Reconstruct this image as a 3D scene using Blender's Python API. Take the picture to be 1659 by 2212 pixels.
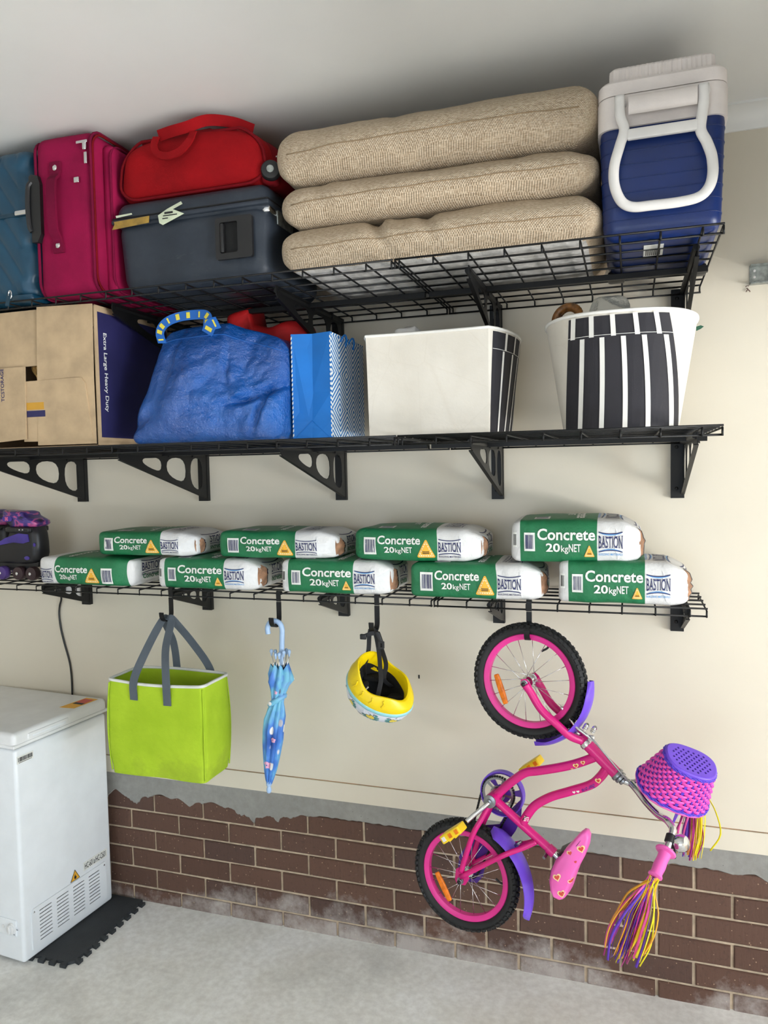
import bpy, bmesh, math, random
from math import sin, cos, pi, radians as R
from mathutils import Vector as V, noise, geometry
from mathutils.bvhtree import BVHTree
random.seed(7)
sc = bpy.context.scene
for o in list(bpy.data.objects):
    bpy.data.objects.remove(o)
C = sc.collection

# ------------------------------------------------------------------ camera
cam_d = bpy.data.cameras.new('camera'); cam = bpy.data.objects.new('camera', cam_d); C.objects.link(cam)
cam_d.sensor_fit = 'VERTICAL'; cam_d.sensor_height = 24.0; cam_d.lens = 24.0 * 1626.12 / 2212.0
cam_d.clip_start = 0.05
def set_cam(loc, yaw, pitch, roll):
    from mathutils import Matrix
    f = V((-sin(yaw)*cos(pitch), cos(yaw)*cos(pitch), sin(pitch)))
    r = V((cos(yaw), sin(yaw), 0)); u = r.cross(f)
    r2 = cos(roll)*r + sin(roll)*u; u2 = -sin(roll)*r + cos(roll)*u
    m = Matrix((r2, u2, -f)).transposed().to_4x4(); m.translation = V(loc)
    cam.matrix_world = m
set_cam((1.9708, -2.7001, 1.8629), 0.3169, -0.0556, -0.0191)
sc.camera = cam

# ------------------------------------------------------------------ light
sc.view_settings.view_transform = 'Standard'; sc.view_settings.look = 'None'
sc.view_settings.gamma = 1.0; sc.view_settings.use_curve_mapping = False
sc.view_settings.exposure = 0.0
w = bpy.data.worlds.new('sky'); sc.world = w; w.use_nodes = True
bg = w.node_tree.nodes['Background']; bg.inputs[0].default_value = (0.62, 0.78, 1.0, 1); bg.inputs[1].default_value = 1.0
def area(name, loc, direction, sx, sy, power, col):
    d = bpy.data.lights.new(name, 'AREA'); d.shape = 'RECTANGLE'; d.size = sx; d.size_y = sy
    d.energy = power; d.color = col
    o = bpy.data.objects.new(name, d); C.objects.link(o); o.location = loc
    o.rotation_euler = V(direction).to_track_quat('-Z', 'Z').to_euler(); return o
# daylight entering through the open garage door in the right-hand wall
area('door_daylight', (6.93, -3.80, 1.50), (-1, 0.0, 0.0), 4.8, 1.45, 250, (0.60, 0.82, 1.0))
# added fill lamp behind the camera, evens out the wall and floor
area('rear_fill', (0.6, -6.93, 1.25), (0, 1, 0), 3.0, 1.9, 54, (0.80, 0.90, 1.0))
# sunlit driveway outside throwing light up through the opening
area('driveway_bounce', (9.6, -3.8, 0.06), (0, 0, 1), 5.0, 4.8, 2350, (1.0, 0.97, 0.94))
# small low lamp added outside, gives the faint crisp shadows on the wall
area('crisp_shadow_lamp', (8.2, -8.0, 0.70), (-.63, .775, 0.06), 0.35, 0.35, 110, (1.0, 0.93, 0.82))
# ------------------------------------------------------------------ materials
def lin(c):
    return tuple(((x/255)/12.92 if x/255 <= 0.04045 else ((x/255+0.055)/1.055)**2.4) for x in c) + (1.0,)
class NT:
    def __init__(s, name):
        s.m = bpy.data.materials.new(name); s.m.use_nodes = True; s.t = s.m.node_tree
        s.p = s.t.nodes['Principled BSDF']; s._co = {}
    def n(s, typ, **kw):
        nd = s.t.nodes.new('ShaderNode' + typ)
        for k, v in kw.items():
            if k[0] == '_':
                setattr(nd, k[1:], v)
            else:
                key = int(k[1:]) if k[0] == 'i' and k[1:].isdigit() else k.replace('__', ' ')
                inp = nd.inputs[key]
                if isinstance(v, bpy.types.NodeSocket): s.t.links.new(v, inp)
                else: inp.default_value = v
        return nd
    def co(s, kind='Object'):
        if kind not in s._co:
            if kind == 'World': s._co[kind] = s.n('NewGeometry').outputs['Position']
            else: s._co[kind] = s.n('TexCoord').outputs[kind]
        return s._co[kind]
    def sc3(s, v, kind='Object'):
        return s.n('VectorMath', _operation='MULTIPLY', i0=s.co(kind), i1=v).outputs[0]
    def noise(s, scale, detail=3, rough=.55, vec=None):
        return s.n('TexNoise', Vector=vec if vec is not None else s.co(), Scale=scale, Detail=detail, Roughness=rough).outputs[0]
    def ramp(s, fac, stops):
        r = s.n('ValToRGB', Fac=fac); e = r.color_ramp.elements
        while len(e) < len(stops): e.new(0.5)
        for el, (p, c) in zip(e, stops):
            el.position = p; el.color = c if len(c) == 4 else lin(c)
        return r.outputs[0]
    def mix(s, fac, a, b):
        return s.n('Mix', _data_type='RGBA', i0=fac, i6=a, i7=b).outputs[2]
    def math(s, op, a, b=0.0, c=None):
        k = dict(i0=a, i1=b)
        if c is not None: k['i2'] = c
        return s.n('Math', _operation=op, **k).outputs[0]
    def sep(s, v): return s.n('SeparateXYZ', Vector=v).outputs
    def color(s, c):
        if isinstance(c, bpy.types.NodeSocket): s.t.links.new(c, s.p.inputs['Base Color'])
        else: s.p.inputs['Base Color'].default_value = lin(c)
    def set(s, **k):
        for a, b in k.items():
            inp = s.p.inputs[a.replace('__', ' ')]
            if isinstance(b, bpy.types.NodeSocket): s.t.links.new(b, inp)
            else: inp.default_value = b
    def bump(s, h, strength=.3, dist=.01):
        b = s.n('Bump', Height=h, Strength=strength, Distance=dist)
        s.t.links.new(b.outputs[0], s.p.inputs['Normal'])
def mat(name, c, rough=.5, metal=0.0, var=.06, vscale=9, bump=0, bscale=60, bdist=.002, **kw):
    t = NT(name)
    if var:
        n = t.noise(vscale, 4)
        a = tuple(max(0, min(255, x*(1-var*1.4))) for x in c); b = tuple(max(0, min(255, x*(1+var))) for x in c)
        t.color(t.ramp(n, [(.3, a), (.7, b)]))
    else: t.color(c)
    t.set(Roughness=rough, Metallic=metal, **kw)
    if bump: t.bump(t.noise(bscale, 4), bump, bdist)
    return t.m

def m_plaster(name, c, marks=True):
    t = NT(name); n = t.noise(1.3, 5, vec=t.co('World'))
    base = t.ramp(n, [(.3, tuple(x*.975 for x in c)), (.7, tuple(min(255, x*1.012) for x in c))])
    if marks:   # faint scuffs with a shape of their own
        k = t.n('TexNoise', Vector=t.sc3((1.2, 1, 9), 'World'), Scale=3.1, Detail=6, Roughness=.7).outputs[0]
        base = t.mix(t.ramp(k, [(.68, (0, 0, 0)), (.78, (70, 70, 70))]), base, lin(tuple(x*.86 for x in c)))
    t.color(base); t.set(Roughness=.42)
    t.bump(t.noise(420, 2, vec=t.co('World')), .05, .002); return t.m
M = {}
M['plaster'] = m_plaster('cream_plaster', (220, 211, 193))
M['ceiling'] = m_plaster('white_ceiling', (238, 237, 233), False)
def m_concrete(name, c, light=False):
    t = NT(name); p = t.co('World')
    a = t.noise(2.2, 8, .62, p); b = t.noise(38, 5, .6, p)
    base = t.ramp(a, [(.28, tuple(x*.88 for x in c)), (.5, c), (.72, tuple(min(255, x*1.10) for x in c))])
    f = t.ramp(b, [(.35, (238, 237, 236)), (.65, (255, 255, 255))])
    base = t.n('Mix', _data_type='RGBA', _blend_type='MULTIPLY', i0=1.0, i6=base, i7=f).outputs[2]
    v = t.n('TexVoronoi', Vector=p, Scale=34.0).outputs[0]
    base = t.mix(t.ramp(v, [(.035, (255, 255, 255)), (.06, (0, 0, 0))]), base, lin(tuple(x*.55 for x in c) if not light else (236, 234, 228)))
    if light:      # brown tyre and water stains on the slab
        s = t.noise(.9, 6, .7, p)
        base = t.mix(t.ramp(s, [(.52, (0, 0, 0)), (.7, (120, 120, 120))]), base, lin((176, 156, 132)))
    t.color(base); t.set(Roughness=.72); t.bump(t.noise(55, 6, .7, p), .13, .004); return t.m
M['slab'] = m_concrete('floor_concrete', (244, 243, 239), True)
M['concrete'] = m_concrete('band_concrete', (150, 148, 143))
def m_brick():
    t = NT('brown_brick'); p = t.co('World')
    rnd = t.n('ObjectInfo').outputs['Random']
    base = t.ramp(rnd, [(0, (88, 62, 50)), (.5, (98, 70, 57)), (1, (82, 60, 52))])
    sp = t.noise(90, 3, .6, p)
    base = t.mix(t.ramp(sp, [(.56, (0, 0, 0)), (.68, (150, 150, 150))]), base, lin((52, 38, 34)))
    dots = t.n('TexVoronoi', Vector=p, Scale=48.0).outputs[0]
    base = t.mix(t.ramp(dots, [(.07, (215, 215, 215)), (.13, (0, 0, 0))]), base, lin((190, 160, 130)))
    # white salt bloom on the courses nearest the slab, and along part of the wall
    z = t.sep(p)[2]; x = t.sep(p)[0]
    e = t.noise(5, 6, .7, p)
    hz = t.n('MapRange', Value=z, i1=.02, i2=.22, i3=.32, i4=-.04).outputs[0]
    hx = t.n('MapRange', Value=x, i1=.2, i2=.9, i3=-.10, i4=.05).outputs[0]
    hx = t.math('SUBTRACT', hx, t.n('MapRange', Value=x, i1=1.45, i2=2.0, i3=0.0, i4=.16).outputs[0])
    f = t.math('ADD', t.math('ADD', e, hz), hx)
    base = t.mix(t.ramp(f, [(.62, (0, 0, 0)), (.88, (205, 205, 205))]), base, lin((206, 198, 192)))
    t.color(base); t.set(Roughness=.8)
    wv = t.n('TexNoise', Vector=t.sc3((60, 60, 14), 'World'), Scale=1.6, Detail=5).outputs[0]
    t.bump(wv, .45, .004); return t.m
M['brick'] = m_brick()
M['mortar'] = mat('mortar', (192, 172, 148), .9, var=.1, vscale=25, bump=.5, bscale=120)
M['black_steel'] = mat('black_powder_coat', (13, 13, 14), .45, var=.1, bump=.06, bscale=500, Specular__IOR__Level=.35)
M['dark'] = mat('dark_void', (12, 12, 13), .8, var=0)
M['white_plastic'] = mat('white_plastic', (232, 228, 224), .38, var=.03)
M['freezer'] = mat('white_enamel', (238, 241, 244), .22, var=.012, bump=.03, bscale=260)
M['freezer_top'] = mat('white_lid', (232, 232, 232), .3, var=.02)
M['galv'] = mat('galvanised_steel', (158, 163, 160), .38, .8, var=.14, vscale=60)
M['chrome'] = mat('chrome', (214, 214, 216), .14, 1.0, var=0)
M['rubber'] = mat('black_rubber', (26, 26, 27), .68, var=.12, vscale=40)
M['black_plastic'] = mat('black_plastic', (24, 24, 26), .45, var=.08)
M['ink_navy'] = mat('navy_print', (32, 38, 92), .5, var=0)
M['ink_blue'] = mat('light_blue_print', (100, 160, 215), .5, var=0)
M['ink_white'] = mat('white_print', (236, 236, 230), .5, var=.03)
M['ink_black'] = mat('black_print', (22, 22, 26), .5, var=0)
M['ink_green'] = mat('green_print', (25, 110, 68), .5, var=0)

# ------------------------------------------------------------------ mesh helpers
class MB:
    def __init__(s): s.v = []; s.f = []; s.m = []
    def add(s, v, f, mi=0):
        k = len(s.v); s.v += [V(p) for p in v]
        s.f += [tuple(i+k for i in q) for q in f]; s.m += [mi]*len(f) if isinstance(mi, int) else list(mi)
        return s
    def map(s, fn): s.v = [V(fn(p)) for p in s.v]; return s
    def box(s, c, d, mi=0, ax=None):
        c = V(c); X, Y, Z = ax if ax else (V((1, 0, 0)), V((0, 1, 0)), V((0, 0, 1)))
        p = [c + X*(i*d[0]/2) + Y*(j*d[1]/2) + Z*(k*d[2]/2) for i in (-1, 1) for j in (-1, 1) for k in (-1, 1)]
        return s.add(p, [(0, 1, 3, 2), (4, 6, 7, 5), (0, 4, 5, 1), (2, 3, 7, 6), (0, 2, 6, 4), (1, 5, 7, 3)], mi)
    def bvh(s): return BVHTree.FromPolygons([tuple(p) for p in s.v], s.f)
ROOT = {}
def build(name, mb, mats, parent=None, smooth=35, kind=None, base=None):
    me = bpy.data.meshes.new(name)
    off = V((0, 0, 0)); q = parent
    while q is not None:
        off += q.location; q = q.parent
    loc = V(base)-off if base is not None else V((0, 0, 0))
    o0 = off + loc
    me.from_pydata([tuple(p-o0) for p in mb.v], [], mb.f)
    for x in (mats if isinstance(mats, (list, tuple)) else [mats]): me.materials.append(M[x] if isinstance(x, str) else x)
    if any(mb.m): me.polygons.foreach_set('material_index', mb.m)
    bm = bmesh.new(); bm.from_mesh(me); bmesh.ops.recalc_face_normals(bm, faces=bm.faces); bm.to_mesh(me); bm.free()
    if smooth:
        me.polygons.foreach_set('use_smooth', [True]*len(me.polygons))
        if smooth < 180: me.set_sharp_from_angle(angle=R(smooth))
    me.update()
    o = bpy.data.objects.new(name, me); C.objects.link(o); o.location = loc
    if parent: o.parent = parent
    if kind: o['kind'] = kind
    return o
def tag(o, label, cat, group=None):
    o['label'] = label; o['category'] = cat
    if group: o['group'] = group
    return o
def thing(name, loc, label, cat, group=None):
    o = bpy.data.objects.new(name, None); o.empty_display_size = .05; C.objects.link(o); o.location = loc
    return tag(o, label, cat, group)
def dup(root, loc, label=None, group=None, name=None):
    def cp(o, par):
        c = o.copy(); C.objects.link(c); c.parent = par
        for ch in o.children: cp(ch, c)
        return c
    r = cp(root, None); r.location = loc
    if label: r['label'] = label
    if group: r['group'] = group
    return r
def loft(rings, cap0=True, cap1=True, closed=True):
    m = MB(); n = len(rings[0]); v = [p for r in rings for p in r]; f = []
    for i in range(len(rings)-1):
        for j in range(n if closed else n-1):
            a, b = i*n+j, i*n+(j+1) % n; f.append((a, b, b+n, a+n))
    if cap0: f.append(tuple(reversed(range(n))))
    if cap1: f.append(tuple((len(rings)-1)*n+j for j in range(n)))
    return m.add(v, f)
def catmull(P, k=6):
    P = [V(p) for p in P]; out = []
    for i in range(len(P)-1):
        p0 = P[i-1] if i else P[0]*2-P[1]; p1, p2 = P[i], P[i+1]; p3 = P[i+2] if i+2 < len(P) else P[-1]*2-P[-2]
        for j in range(k):
            t = j/k
            out.append(.5*((2*p1)+(p2-p0)*t+(2*p0-5*p1+4*p2-p3)*t*t+(3*p1-p0-3*p2+p3)*t**3))
    out.append(P[-1]); return out
def frames(P, up=None):
    T = []
    for i in range(len(P)):
        d = P[min(i+1, len(P)-1)]-P[max(i-1, 0)]; T.append(d.normalized() if d.length else V((0, 0, 1)))
    u = V(up) if up else (V((0, 0, 1)) if abs(T[0].z) < .9 else V((1, 0, 0)))
    fr = []
    for t in T:
        a = u - t*u.dot(t)
        a = a.normalized() if a.length > 1e-6 else t.orthogonal().normalized()
        fr.append((a, t.cross(a))); u = V(up) if up else a
    return fr
def tube(P, r, seg=8, k=5, smooth=True, closed=False, up=None, r2=None):
    P = [V(p) for p in P]
    if smooth and len(P) > 2 and not closed: 
        n0 = len(P); P = catmull(P, k)
        if isinstance(r, (list, tuple)):
            r = [r[min(int(i/k), n0-2)]*(1-(i/k-min(int(i/k), n0-2)))+r[min(int(i/k), n0-2)+1]*(i/k-min(int(i/k), n0-2)) for i in range(len(P))]
    rr = r if isinstance(r, (list, tuple)) else [r]*len(P)
    if closed:
        P2 = [P[-1]]+P+[P[0]]; fr = frames(P2, up)[1:-1]
    else: fr = frames(P, up)
    k2 = (r2/rr[0]) if r2 else 1
    rings = [[p+a*(q*cos(2*pi*j/seg))+b*(q*k2*sin(2*pi*j/seg)) for j in range(seg)] for p, (a, b), q in zip(P, fr, rr)]
    if closed: return loft(rings+[rings[0]], False, False)
    return loft(rings)
def ribbon(P, side, w, t, k=6, smooth=True):
    """flat strap: width along 'side', thickness t"""
    P = catmull(P, k) if smooth and len(P) > 2 else [V(p) for p in P]
    rings = []
    for i, p in enumerate(P):
        d = (P[min(i+1, len(P)-1)]-P[max(i-1, 0)]).normalized()
        s = V(side(i/(len(P)-1)) if callable(side) else side); s = (s-d*s.dot(d)).normalized(); n = d.cross(s)
        ww = w(i/(len(P)-1)) if callable(w) else w
        rings.append([p-s*ww/2-n*t/2, p+s*ww/2-n*t/2, p+s*ww/2+n*t/2, p-s*ww/2+n*t/2])
    return loft(rings)
def lathe(prof, c, axis, seg=20, cap=True, ref=None):
    A = V(axis).normalized(); u = (V(ref)-A*V(ref).dot(A)).normalized() if ref else A.orthogonal().normalized(); v = A.cross(u); c = V(c)
    return loft([[c+A*h+u*(r*cos(2*pi*j/seg))+v*(r*sin(2*pi*j/seg)) for j in range(seg)] for r, h in prof], cap, cap)
def torus(c, axis, Rr, r, n=48, m=8):
    A = V(axis).normalized(); u = A.orthogonal().normalized(); v = A.cross(u); c = V(c)
    return tube([c+u*(Rr*cos(2*pi*i/n))+v*(Rr*sin(2*pi*i/n)) for i in range(n)], r, m, closed=True, up=A)
def prism(outer, holes, o, ex, ey, th):
    """flat plate with real holes, thickness th along ex x ey, starting at plane through o"""
    ex, ey, o = V(ex), V(ey), V(o); nz = ex.cross(ey).normalized()
    loops = [outer]+list(holes); flat = [p for l in loops for p in l]
    tri = geometry.tessellate_polygon([[V((p[0], p[1], 0)) for p in l] for l in loops])
    n = len(flat); b = [o+ex*p[0]+ey*p[1] for p in flat]
    v = b+[p+nz*th for p in b]; f = [t for t in tri]+[tuple(i+n for i in reversed(t)) for t in tri]
    k = 0
    for l in loops:
        for j in range(len(l)):
            a, c2 = k+j, k+(j+1) % len(l); f.append((a, c2, c2+n, a+n))
        k += len(l)
    return MB().add(v, f)
def ell(cx, cy, a, b, n=16): return [(cx+a*cos(2*pi*i/n), cy+b*sin(2*pi*i/n)) for i in range(n)]
def rrect2(cx, cy, w, h, r, k=4):
    out = []
    for (sx, sy, a0) in ((1, 1, 0), (-1, 1, 90), (-1, -1, 180), (1, -1, 270)):
        for i in range(k+1):
            a = R(a0+90*i/k); out.append((cx+sx*(w/2-r)+r*cos(a), cy+sy*(h/2-r)+r*sin(a)))
    return out
def rring(cx, cy, w, d, r, z, k=5, sub=6):
    """rounded rectangle ring at height z with extra points along the sides"""
    c = rrect2(cx, cy, w, d, r, k); out = []
    for i, p in enumerate(c):
        q = c[(i+1) % len(c)]; out.append(V((p[0], p[1], z)))
        L = math.hypot(q[0]-p[0], q[1]-p[1])
        if i % (k+1) == k:
            for j in range(1, sub): t = j/sub; out.append(V((p[0]+(q[0]-p[0])*t, p[1]+(q[1]-p[1])*t, z)))
    return out
def rbox(c, s, r, n=(8, 6, 6), k=3):
    """rounded box with a usable grid"""
    def axis(L, nn):
        h = L/2; a = [-h+r*(1-cos(pi/2*i/k)) for i in range(k)]
        mid = [-h+r+(L-2*r)*i/nn for i in range(nn+1)]
        return a+mid+[-x for x in reversed(a)]
    ax = [axis(s[i], n[i]) for i in range(3)]; N = [len(a)-1 for a in ax]
    idx = {}; v = []; f = []
    def P(i, j, l):
        key = (i, j, l)
        if key not in idx:
            q = V((ax[0][i], ax[1][j], ax[2][l]))
            inn = V([max(-(s[t]/2-r), min(s[t]/2-r, q[t])) for t in range(3)]); d = q-inn
            # cube corner region -> sphere
            q2 = inn+d.normalized()*r if d.length > 1e-9 else q
            idx[key] = len(v); v.append(q2+V(c))
        return idx[key]
    for l in (0, N[2]):
        for i in range(N[0]):
            for j in range(N[1]): f.append((P(i, j, l), P(i+1, j, l), P(i+1, j+1, l), P(i, j+1, l)))
    for j in (0, N[1]):
        for i in range(N[0]):
            for l in range(N[2]): f.append((P(i, j, l), P(i+1, j, l), P(i+1, j, l+1), P(i, j, l+1)))
    for i in (0, N[0]):
        for j in range(N[1]):
            for l in range(N[2]): f.append((P(i, j, l), P(i, j+1, l), P(i, j+1, l+1), P(i, j, l+1)))
    return MB().add(v, f)
def nz(p, s, seed=0): return noise.noise(V(p)*s+V((seed*7.3, seed*3.1, seed*1.7)))

# ------------------------------------------------------------------ lettering and flat print
_T = {}
def text(s, bold=0.0, shear=0.0, sx=1.0, space=1.0):
    """flat letter shapes, cap height 1, left aligned at x = 0"""
    key = (s, bold, shear, sx, space)
    if key in _T: return _T[key]
    cu = bpy.data.curves.new('t', 'FONT'); cu.body = s; cu.offset = bold; cu.shear = shear; cu.space_character = space
    cu.resolution_u = 3; cu.fill_mode = 'FRONT'
    o = bpy.data.objects.new('t', cu); C.objects.link(o)
    dg = bpy.context.evaluated_depsgraph_get(); me = o.evaluated_get(dg).to_mesh()
    v = [(p.co.x/.69*sx, p.co.y/.69) for p in me.vertices]; f = [tuple(p.vertices) for p in me.polygons]
    bpy.data.objects.remove(o); bpy.data.curves.remove(cu)
    x0 = min(p[0] for p in v); v = [(p[0]-x0, p[1]) for p in v]
    _T[key] = (v, f, max(p[0] for p in v)); return _T[key]
def t_fit(s, x, y, w, h, **k):
    v, f, W = text(s, **k); return [(x+p[0]*w/W, y+p[1]*h) for p in v], f
def grid(x, y, w, h, nx=4, ny=4):
    return [(x+w*i/nx, y+h*j/ny) for j in range(ny+1) for i in range(nx+1)], [(j*(nx+1)+i, j*(nx+1)+i+1, (j+1)*(nx+1)+i+1, (j+1)*(nx+1)+i) for j in range(ny) for i in range(nx)]
def poly(P): return list(P), [tuple(range(len(P)))]
def fan(P, n=3):
    c = (sum(p[0] for p in P)/len(P), sum(p[1] for p in P)/len(P)); v = [c]; f = []; L = len(P)
    for k in range(1, n+1): v += [(c[0]+(p[0]-c[0])*k/n, c[1]+(p[1]-c[1])*k/n) for p in P]
    for j in range(L): f.append((0, 1+j, 1+(j+1) % L))
    for k in range(n-1):
        for j in range(L): a = 1+k*L+j; b = 1+k*L+(j+1) % L; f.append((a, b, b+L, a+L))
    return v, f
class Decal:
    """flat print laid on a surface: 2D shapes are dropped along 'd' on to the mesh below"""
    def __init__(s, bvh, o, ex, ey, d, far=.5, base=0.0):
        s.base = base
        s.b, s.o, s.ex, s.ey, s.d, s.far = bvh, V(o), V(ex), V(ey), V(d).normalized(), far; s.mb = MB()
    def put(s, shape, mi=0, lift=.0008):
        lift += s.base
        v, f = shape; out = []
        for x, y in v:
            p = s.o+s.ex*x+s.ey*y; h = s.b.ray_cast(p-s.d*s.far, s.d, s.far*3)
            if h[0] is None:
                n = s.b.find_nearest(p); q = n[0]-s.d*lift
            else: q = h[0]-s.d*lift
            out.append(q)
        s.mb.add(out, f, mi); return s
    def build(s, name, mats, parent): return build(name, s.mb, mats, parent, smooth=0)
def barcode(D, x, y, w, h, plate, ink, seed=1, lift=.0008):
    D.put(grid(x, y, w, h, 3, 4), plate, lift); r = random.Random(seed); p = x+w*.12
    while p < x+w*.86:
        b = w*r.choice((.025, .04, .065)); D.put(grid(p, y+h*.12, b, h*.76, 1, 4), ink, lift+.0006); p += b+w*r.choice((.02, .035, .05))

# ================================================================== THE SETTING
X0, X1, Y1, ZC = -3.2, 7.0, -7.0, 2.985
build('floor', MB().box(((X0+12)/2, Y1/2, -.05), (12-X0, -Y1+.6, .1)), 'slab', kind='structure', smooth=0)
build('wall_back', MB().box(((X0+X1)/2, .045, (.563+ZC)/2), (X1-X0, .09, ZC-.563)), 'plaster', kind='structure', smooth=0)
build('wall_left', MB().box((X0-.05, Y1/2, ZC/2), (.1, -Y1, ZC)), 'plaster', kind='structure', smooth=0)
build('wall_front', prism([(X0, 0), (-1, 0), (-1, 2.25), (2.2, 2.25), (2.2, 0), (X1, 0), (X1, ZC), (X0, ZC)], [], (0, Y1, 0), (1, 0, 0), (0, 0, 1), .1), 'plaster', kind='structure', smooth=0)  # wide opening is made up, added to go with the rear fill lamp
build('wall_right', prism([(0, 0), (1.3, 0), (1.3, 2.28), (6.3, 2.28), (6.3, 0), (7.0, 0), (7.0, ZC), (0, ZC)], [], (X1, 0, 0), (0, -1, 0), (0, 0, 1), .1), 'plaster', kind='structure', smooth=0)
build('ceiling', MB().box(((X0+X1)/2, Y1/2, ZC+.05), (X1-X0, -Y1+.2, .1)), 'ceiling', kind='structure', smooth=0)
# the overhead door, rolled back under the ceiling beyond the right edge of the picture
gd = build('door_1', MB().box(((2.75+6.85)/2, -3.3, 2.32), (4.10, 6.2, .02)), 'white_plastic', kind='structure', smooth=0)
for k in range(6): build('door_panel', MB().box((2.75+.342+.683*k, -3.3, 2.305), (.673, 6.2, .03)), 'white_plastic', gd, smooth=0)
# cove cornice between wall and ceiling
cv = [(-.066, ZC), (-.066, ZC-.008)] + [(-.066+.055*sin(t)*1.0, ZC-.008-.05*(1-cos(t))) for t in [i*pi/2/8 for i in range(9)]] + [(-.008, ZC-.066), (0, ZC-.066), (0, ZC)]
build('trim_3', loft([[V((x, y, z)) for y, z in cv] for x in (X0, X1)]), 'ceiling', kind='structure', smooth=30)
# lowest board of the lining, a hair proud of the wall
build('trim_2', MB().box(((X0+X1)/2, -.0015, (.563+.636)/2), (X1-X0, .007, .073)), 'plaster', kind='structure', smooth=0)
M['joint'] = mat('joint_line', (150, 112, 78), .8, var=.3, vscale=12)
build('trim_4', MB().box(((X0+X1)/2, .0005, .6375), (X1-X0, .0024, .0022)), 'joint', kind='structure', smooth=0)
# rough concrete band with mortar slopped down over the bricks
dr = [(-.24, .43), (-.13, .452), (-.08, .422), (-.02, .462), (.1, .47), (.19, .447), (.25, .468), (.36, .462), (.43, .437), (.49, .418), (.53, .44), (.6, .432), (.66, .455), (.74, .476), (2.0, .482), (2.3, .474), (2.42, .455)]
def zlow(x):
    b = .484 + .006*nz((x*9, 0, 0), 1) + .005*nz((x*40, 0, 0), 1)
    for dx, dz in dr:
        k = max(0, 1-abs(x-dx)/.055); b = min(b, b+(dz-b)*k*(1+.3*nz((x*90, 3, 0), 1)))
    return b
m = MB(); top = []; low = []; bk = []; NX = 620
for i in range(NX+1):
    x = X0+(X1-X0)*i/NX if False else (-1.3+4.6*i/NX)
    rows = []
    zl = zlow(x)
    for j, t in enumerate((0, .06, .25, .5, .75, 1)):
        y = .0005 + .0022*nz((x*14, t*3, 2), 1) + (.006 if j == 0 else 0)
        rows.append(V((x, y, zl+(.566-zl)*t)))
    rows.append(V((x, .06, .566))); rows.insert(0, V((x, .06, zl+.002)))
    low.append(rows)
build('trim_1', loft(low, True, True, closed=True), 'concrete', kind='structure', smooth=40)
wl = build('wall_lower', MB().box(((X0+X1)/2, .052, .255), (X1-X0, .08, .62)), 'mortar', kind='structure', smooth=0)
bms = []
for vv in range(5):
    rr = random.Random(vv); L, H = .2305, .0755
    def ring(y, ins): return [V((a*(L/2-ins)+rr.uniform(-.0012, .0012), y, b*(H/2-ins)+rr.uniform(-.001, .001))) for a, b in ((-1, -1), (1, -1), (1, 1), (-1, 1))]
    bms.append(loft([ring(.05, 0), ring(.0035, 0), ring(0, .0035)]))
bo = [None]*5; half = {}
rb = random.Random(3)
for r in range(6):
    zc = .0175 if r == 0 else .103+.0855*(r-1); xo = -.11+.2408*(0 if r % 2 == 0 else .5)
    for k in range(-5, 14):
        x = xo+.2408*(k+.5)
        if x < -1.2 or x > 3.2: continue
        q = rb.randrange(5)
        if bo[q] is None:
            b = build('brick', bms[q], 'brick', wl, smooth=0, base=(0, 0, 0)); bo[q] = b
        else:
            b = bo[q].copy(); C.objects.link(b)
        b.location = V((x, .004+rb.uniform(-.0015, .0015), zc)) - wl.location
        if r == 0: b.scale = (1, 1, 1)
# small dark scuff on the wall above the helmet
build('scuff_mark', MB().box((1.212, -.0006, 1.082), (.006, .001, .014)), 'ink_black', smooth=0)['kind'] = 'structure'

# ------------------------------------------------------------------ wire shelves
ZT, ZM, ZB = 2.445, 1.960, 1.4375          # top of the wires of the three levels
WR = .0029
def wire_shelf(x0, x1, z, D, label, group=None):
    t = thing('wire_shelf', ((x0+x1)/2, -.02-D/2, z), label, 'shelf')
    yb, yf = -.022, -.02-D
    n = 8 if D > .5 else 4
    for i in range(n+1):
        y = yb+(yf-yb)*i/n; build('long_wire', tube([(x0, y, z-WR), (x1, y, z-WR)], WR, 6, smooth=False), 'black_steel', t, smooth=180)
    for y in (yb, yf): build('long_wire', tube([(x0, y, z-.026), (x1, y, z-.026)], WR, 6, smooth=False), 'black_steel', t, smooth=180)
    mm = tube([(0, yb+.002, z-.028), (0, yb+.002, z-3*WR), (0, yf-.004, z-3*WR), (0, yf-.004, z-.029)], WR*.95, 6, smooth=False)
    first = None; x = 2.139
    while x > x0+.01:
        if x < x1-.002:
            if first is None: first = build('cross_wire', mm, 'black_steel', t, smooth=180, base=(0, -.02-D/2, z)); b = first
            else: b = first.copy(); C.objects.link(b)
            b.location = (x-(x0+x1)/2, 0, 0)
        x -= .0965
    for x in (x0+.003, x1-.003):
        b = first.copy(); C.objects.link(b); b.location = (x-(x0+x1)/2, 0, 0)
    if D > .5:
        build('support_bar', MB().box(((x0+x1)/2, -.315, z-.022), (x1-x0-.01, .018, .016)), 'black_steel', t, smooth=0)
for z, D, nm in ((ZT, .66, 'top deep'), (ZM, .66, 'middle deep'), (ZB, .285, 'lowest narrow')):
    what = {'top deep': ('carrying the three burlap cushions and the cooler', 'under the suitcases at the left'),
            'middle deep': ('carrying the two cream baskets', 'under the cardboard box and blue sack'),
            'lowest narrow': ('carrying the right-hand concrete sacks', 'beside the roller skates under the left-hand sacks')}[nm]
    wire_shelf(1.352, 2.188, z, D, '%s black wire shelf section %s' % (nm, what[0]))
    wire_shelf(-1.15, 1.348, z, D, '%s long black wire shelf section %s' % (nm, what[1]))
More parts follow.
